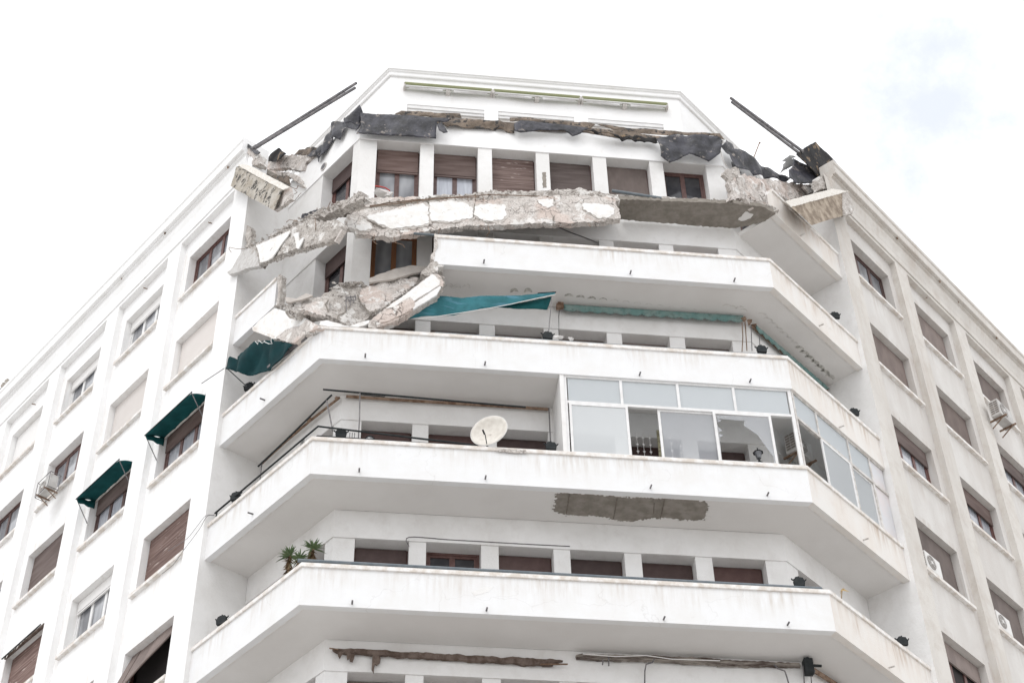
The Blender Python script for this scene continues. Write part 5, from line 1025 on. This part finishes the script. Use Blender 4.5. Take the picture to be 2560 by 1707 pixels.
# ================================================================== AIR CONDITIONERS
def ac_unit(loc, rz, lab, brackets=True, tip=0, w_=.82, h_=.56, d_=.30):
    r0 = empty('air_conditioner', loc, rz, lab, 'air conditioner'); r0.rotation_euler = (tip, 0, rz)
    mb = MB(); mb.box(-w_/2, w_/2, -d_/2, d_/2, 0, h_); o = mb.build('casing', ACW, r0); md = o.modifiers.new('b', 'BEVEL'); md.width = .015; md.segments = 2
    cx = -.11
    if brackets: o.data.materials[0] = ACO
    if not brackets: r0.scale = (.86, .86, .86)
    mb = MB(); mb.tube([(cx, -d_/2-.002, h_/2), (cx, -d_/2-.010, h_/2)], .215, 28); mb.build('fan_opening', ACG, r0)
    mb = MB()
    for rr in (.21, .165, .12, .075): mb.tube([(cx+rr*cos(2*pi*j/24), -d_/2-.018, h_/2+rr*sin(2*pi*j/24)) for j in range(25)], .004, 4)
    for j in range(8): a = pi*j/4; mb.bar((cx+.05*cos(a), -d_/2-.018, h_/2+.05*sin(a)), (cx+.21*cos(a), -d_/2-.018, h_/2+.21*sin(a)), .006, .006)
    mb.build('fan_guard', ACW, r0)
    mb = MB(); mb.tube([(cx, -d_/2-.012, h_/2), (cx, -d_/2-.022, h_/2)], .05, 14); mb.build('fan_hub', ACW, r0)
    mb = MB()
    for sx in (-1,):
        for row in range(6):
            for q in (0, 1): z_ = .07+row*.075; y_ = -.12+q*.125; mb.box(sx*(w_/2+.003)-.002, sx*(w_/2+.003)+.002, y_, y_+.11, z_, z_+.05)
    mb.build('side_grille', ACG, r0)
    if brackets:
        for sx in (-.27, .27):
            mb = MB(); mb.bar((sx, -d_/2-.10, -.02), (sx, d_/2+.12, -.02), .045, .04); mb.bar((sx, d_/2+.11, -.02), (sx, d_/2+.11, -.3), .04, .03); mb.bar((sx, -d_/2+.02, -.035), (sx, d_/2+.10, -.27), .025, .025); mb.build('bracket', RUST, r0)
    return r0
ac_unit(PT('R', 11.35, .42, 11.38), ROT['R'], 'grey white air conditioner on rusty brackets outside the right wing below the cornice')
o = ac_unit(PT('L', 12.2, .38, 8.95), ROT['L'], 'boxy air conditioner in an iron cage below a left wing window', True); o.scale = (.78, .78, .78)
mb = MB()
for a in (-.44, .44):
    for b in (-.20, .2): mb.tube([(a, b, -.03), (a, b, .6)], .012, 5)
for z_ in (-.03, .6):
    for a, b, c_, d_ in ((-.44, -.2, .44, -.2), (.44, -.2, .44, .2), (.44, .2, -.44, .2), (-.44, .2, -.44, -.2)): mb.tube([(a, b, z_), (c_, d_, z_)], .012, 5)
mb.build('cage', IRONG, o)
ac_unit(PT('R', BAY0+.62, -.09, H-.05), ROT['R'], 'white air conditioner standing on a right wing sill nearest the balconies', False, w_=.8)
ac_unit(PT('R', BAY0+BAYP+.62, -.09, H-.05), ROT['R'], 'white air conditioner with a red sticker on the sill one bay further right', False, w_=.8)
ac_unit(PT('R', 1.28, -.78, 4.62), ROT['R'], 'air conditioner hung inside the glazed balcony behind its corner post', True, w_=.7, h_=.5)

# ================================================================== SMALL THINGS
r0 = empty('wall_lantern', UN(*Y5([(2110, 990)])[0], PLN('F', -.95)), 0, 'small black wall lantern seen through the shattered balcony pane', 'lantern')
mb = MB(); mb.tube([(0, .18, 0), (0, 0, -.02)], .014, 6); mb.tube([(0, 0, -.02), (0, 0, .08)], .014, 6); mb.chunk((0, 0, -.02), .09, (1, .5, 1), 3); mb.build('arm', IRON, r0)
mb = MB(); mb.tube([(0, 0, .08), (0, 0, .24)], .055, 8, .09); mb.build('glass', GL, r0)
mb = MB(); mb.tube([(0, 0, .24), (0, 0, .27), (0, 0, .33)], .12, 8, .02); mb.tube([(0, 0, .33), (0, 0, .38)], .012, 5); mb.build('cap', IRON, r0)
r0 = empty('lantern', Vector((-1.93, .12, H)), 0, 'small dark lantern with glass body on the coping right of a bracket', 'lantern')
mb = MB(); mb.tube([(0, 0, 0), (0, 0, .13)], .09, 12); mb.build('glass_body', GL, r0); mb = MB(); mb.tube([(0, 0, .13), (0, 0, .17), (0, 0, .2)], .11, 12, .05); mb.build('lid', IRON, r0)
def aloe(px, pl, size, n, lab, seed):
    base = UN(*px, pl); rn = random.Random(seed); r0 = empty('aloe_plant', base-Vector((0, 0, .35)), 0, lab, 'plant', 'aloe plants at the left end of the lowest coping')
    mb = MB()
    for i in range(n):
        a = rn.uniform(0, 2*pi); el = rn.uniform(-.1, 1.35); L = size*rn.uniform(.75, 1.1); w0 = size*.10; d = Vector((cos(a)*cos(el), sin(a)*cos(el), sin(el))); sd_ = d.cross(Vector((0, 0, 1))).normalized() if abs(d.z) < .98 else Vector((1, 0, 0))
        pts = []
        for j in range(6):
            t = j/5; c = Vector((0, 0, .35))+d*L*t+Vector((0, 0, -.12*size*t*t*2)); w_ = w0*(1-t)**.8*(.6+t*.8 if t < .3 else 1); pts.append((c-sd_*w_, c+Vector((0, 0, -.35*w_)), c+sd_*w_))
        b = len(mb.v)
        for tr in pts: mb.v += [tuple(x_) for x_ in tr]
        for j in range(5):
            for q in (0, 1): mb.f.append((b+j*3+q, b+j*3+q+1, b+(j+1)*3+q+1, b+(j+1)*3+q))
    mb.build('leaves', LEAF, r0)
    mb = MB(); mb.tube([(0, 0, -.1), (.01, 0, .35)], size*.09, 7, size*.07)
    for i in range(120):
        a = rn.uniform(0, 2*pi); z_ = rn.uniform(-.25, .34); L = size*rn.uniform(.3, .75); c = Vector((0, 0, z_)); e = c+Vector((cos(a)*L*.8, sin(a)*L*.8, -L*.6)); s_ = Vector((-sin(a), cos(a), 0))*.026
        mb.add([c-s_, c+s_, e], [(0, 1, 2)])
    mb.build('dry_trunk', DRY, r0); return r0
aloe(B1([(478, 345)])[0], PLN('L', -.45), .31, 54, 'aloe rosette furthest left above the shaggy dry trunk', 1)
aloe(B1([(572, 372)])[0], PLN('L', -.42), .26, 44, 'smaller aloe rosette in the middle of the three', 2)
aloe(B1([(702, 278)])[0], PLN('F', -.55), .30, 54, 'tallest aloe rosette at the front corner of the lowest coping', 3)
r0 = empty('dried_plant', UN(*B3([(1553, 748)])[0], PLN('R', -.1)), 0, 'single withered yellow brown plant sprig on the right lowest coping', 'plant')
mb = MB(); mb.tube([(0, 0, -.02), (.03, 0, .12), (.05, 0, .2)], .012, 5); mb.build('stem', DRY, r0)
mb = MB(); 
for e in ((-.06, 0, .1), (-.02, .03, .08), (.12, 0, .24), (.2, 0, .16), (.02, -.04, .12), (.1, .02, .3)): mb.add([(.03, 0, .2), (.07, 0, .24), (e[0]+.01, e[1], e[2])], [(0, 1, 2)])
mb.build('withered_leaves', mat('straw_leaf', (.45, .32, .14), .9), r0)
def pole_pair(lab, A1, B1_, A2, B2_, pl, ties):
    r0 = empty('roof_pole_pair', UN(*A1, pl), 0, lab, 'poles', 'pairs of steel poles sticking up from the roof')
    for a, b in ((A1, B1_), (A2, B2_)): mb = MB(); mb.tube([UN(*a, pl), UN(*b, pl)], .042, 8); mb.build('pole', IRONG, r0)
    for t in ties:
        mb = MB()
        for dt in (-.008, .008):
            a = UN(*A1, pl).lerp(UN(*B1_, pl), t+dt); b = UN(*A2, pl).lerp(UN(*B2_, pl), t+dt+.012); mb.tube([a, b+(b-a)*.3], .02, 5)
        mb.build('tie', IRONG, r0)
    keep(None, r0)
pole_pair('pair of thin steel poles rising to the right from the left wing roof corner', (628, 373), (891, 208), (636, 372), (888, 220), PLN('F', -2.6), (.45, .87))
pole_pair('pair of thin steel poles rising to the left from the right roof corner', (2008, 380), (1826, 245), (1999, 384), (1829, 255), PLN('F', -2.2), (.12, .78))
mb = MB(); mb.tube([UN(*R4([(720, 692)])[0], PLN('F', -1.8)), UN(*R4([(778, 540)])[0], PLN('F', -1.8))], .016, 5); mb.chunk(UN(*R4([(778, 542)])[0], PLN('F', -1.8)), .04); o = mb.build('antenna_rod', RUST); tag(o, 'thin rusty antenna rod on the roof between the middle and the right poles', 'antenna')
# stepped tiled roof that shows over the far left cornice
r0 = empty('neighbouring_roof', PT('L', 18, -6, 16), 0, 'stepped grey tiled roof edge with a white capping behind the far left cornice', 'roof')
Z5B = lambda p: zf(0, 920, 10.455, p); PN = PLN('L', -2.2)
for q, sd_ in ((Z5B([(100, 345), (190, 262), (280, 330), (225, 405), (150, 380)]), 1), (Z5B([(0, 470), (75, 362), (225, 410), (100, 540), (10, 500)]), 2), (Z5B([(-120, 640), (0, 510), (95, 548), (0, 660), (-60, 720)]), 3)):
    shard('tile_course', q, PN, .5, TILE, r0, .01, .2, .02, sd_)
shard('white_capping', Z5B([(190, 262), (215, 205), (430, 268), (345, 330), (270, 322)]), PLN('L', -2.15), .5, PL, r0, .002, .3, .0, 4)
shard('rendered_gable', Z5B([(-120, 700), (0, 640), (225, 405), (345, 335), (430, 268), (300, 600), (0, 900)]), PLN('L', -2.3), .4, CPINK, r0, .002, .3, .0, 5)
keep(None, r0)
# loose wires
def wire(lab, pts, pl, r_=.006, m_=IRONG):
    mb = MB(); P_ = [UN(*p, pl) for p in pts]; q = []
    for i in range(len(P_)-1):
        for j in range(5): t = j/5; a = P_[max(i-1, 0)]; b = P_[i]; c = P_[i+1]; d = P_[min(i+2, len(P_)-1)]; q.append(.5*((2*b)+(c-a)*t+(2*a-5*b+4*c-d)*t*t+(3*b-a-3*c+d)*t**3))
    q.append(P_[-1]); mb.tube(q, r_, 5); o = mb.build('cable', m_); tag(o, lab, 'cable'); return o
wire('thin cable sagging between the black railing end and the left wing window', LL2([(1655, 268), (1590, 275), (1520, 360), (1440, 455), (1300, 545)]), PLN('L', .15))
wire('second thin cable looping lower from the railing end to the window sill', LL2([(1655, 272), (1600, 280), (1540, 380), (1420, 540), (1340, 650), (1250, 725)]), PLN('L', .16))
wire('slanting dark cable under the long fallen parapet above the fourth balcony', Z7([(1525, 15), (1650, 75), (1800, 130), (1945, 190)]), PLN('F', -1.1), .016)
wire('thin grey cable running along the lintel of the lowest windows', B1([(1628, 250), (1628, 162), (2000, 185), (2312, 203)])+B2([(400, 226), (865, 250)]), PLN('F', -1.18), .010)
wire('twisted wires hanging below the tar gap at the right roof corner', R4([(395, 600), (420, 700), (460, 775)]), PLN('R', -1.0), .012, ALUG)
mb = MB(); mb.chunk((0, 0, .05), .12, (1.3, .6, .6), 8); mb.chunk((.3, 0, .04), .09, (1, .6, .7), 9); o = mb.build('white_bags', BAG); o.location = UN(*Z7([(1545, 1128)])[0], PLN('F', -.12)); tag(o, 'small white crumpled bags on the coping beside the crank rod', 'bags')

# shutter pushed out of the window at the bottom left of the wing, and another half fallen on the right wing
def loose_shutter(side, bay, k, h0, h1, o0, o1, flip, m_):
    c = BAY0+BAYP*bay+BAYW/2; zh = k*H+1.44; a, b = c+.98, c-.98
    if flip: a, b = c-.98, c+.98
    mb = MB(); n = 22
    for i in range(n):
        v0, v1 = i/n, (i+.86)/n
        def q(u, v):
            s_ = a+(b-a)*u; hh = h0+(h1-h0)*u; oo = o0+(o1-o0)*u; return PT(side, s_, POFF-.2+oo*v, zh-hh*v-.02*sin(u*9)*v)
        for j in range(6):
            u0, u1 = j/6, (j+1)/6; mb.quad(q(u0, v0), q(u1, v0), q(u1, v1), q(u0, v1))
    o = part(mb, 'loose_shutter', m_, label='roller shutter torn loose and pushed outward'); md = o.modifiers.new('s', 'SOLIDIFY'); md.thickness = .015
    mb = MB(); 
    ed = [q(u/8, 1) for u in range(9)]; mb.tube(ed, .02, 5); o2 = mb.build('bottom_rail', m_, o)
loose_shutter('L', 0, 0, 1.45, .30, .5, .1, False, SHG)
# mould arcs on the fourth balcony soffit where the awnings used to touch
MLD = mat('soot_grey_mould', (.56, .545, .52), .95, .9, 14, (.68, .66, .64))
MLD2 = mat('green_black_mould', (.30, .295, .265), .95, 1, 16, (.62, .60, .57))
mb = MB(); mb2 = MB(); zs_ = 3*H-.943; rn = random.Random(8)
def arc(m_, u, v, w_, h_, rot=0, th=.3):
    c = UN(u, v, ZPL(zs_)); n = 9; o_ = []; i_ = []
    for k in range(n+1):
        a = pi*k/n; x_, y_ = cos(a)*w_, sin(a)*h_; t_ = th*sin(a)**.7+.02
        o_.append((x_, y_)); i_.append((x_*(1-t_*.4), y_-h_*t_))
    cr_, sr_ = cos(rot), sin(rot); f_ = lambda p: (c.x+p[0]*cr_-p[1]*sr_, c.y+p[0]*sr_+p[1]*cr_, zs_)
    for k in range(n): m_.quad(f_(o_[k]), f_(o_[k+1]), f_(i_[k+1]), f_(i_[k]))
for i in range(15): u_ = 1422+i*28.5; arc(mb if i > 3 else mb2, u_, 741+i*3.1, .11-.004*i, -.10+.005*i, th=.75 if i < 3 else .4)
for q in Z8([(1240, 805), (1300, 820), (1370, 825), (1405, 850)]): arc(mb, q[0], q[1], .10, -.08, rn.uniform(-.4, .4), .5)
for i in range(14): t_ = i/13; q = Z8([(1590+t_*660, 905+t_*600)])[0]; arc(mb if i < 7 else mb2, q[0], q[1], .15, -.12, aR-.2, .35 if i < 7 else .8)
for q in Z7([(1120, 668), (1255, 668), (480, 620), (560, 628), (650, 625)]): arc(mb2 if q[0] > 1250 else mb, q[0], q[1], .10, -.14, rn.uniform(-.3, .3), .8)
part(mb, 'mould_stain', MLD)['kind'] = 'stuff'; part(mb2, 'mould_stain', MLD2)['kind'] = 'stuff'

# star strings and a patterned curtain hanging inside the glazed balcony
def star_string(x, z_top, n, lab):
    r0 = empty('star_string', Vector((x, 1.0, z_top)), 0, lab, 'decoration', 'strings of white stars inside the glazed balcony')
    mb = MB(); mb.tube([(0, 0, 0), (0, 0, -.2*n)], .006, 4); mb.build('cord', SHW, r0)
    for i in range(n):
        mb = MB(); c_ = (0, -.01, -.2*(i+.7)); P_ = [(c_[0]+(.038 if j % 2 == 0 else .016)*sin(pi*j/5), c_[1], c_[2]+(.038 if j % 2 == 0 else .016)*cos(pi*j/5)) for j in range(10)]; mb.prism(P_, (0, .01, 0)); mb.build('star', SHW, r0)
for x, n_, l_ in ((3.98, 3, 'left string of small white stars in the open glazing gap'), (4.12, 4, 'middle string of small white stars in the open glazing gap'), (4.27, 3, 'right string of small white stars in the open glazing gap')): star_string(x, 4.72, n_, l_)
star_string(4.75, 4.6, 4, 'string of white stars behind the clear middle sash'); star_string(4.95, 4.55, 3, 'second string of white stars behind the clear middle sash')
mb = MB(); mb.box(4.42, 4.56, .9, .93, 3.2, 4.75); o = mb.build('lace_curtain', mat('yellow_lace', (.42, .40, .27), .9, .9, 16, (.20, .18, .12))); tag(o, 'narrow yellowish lace curtain strip at the right of the open glazing gap', 'curtain')
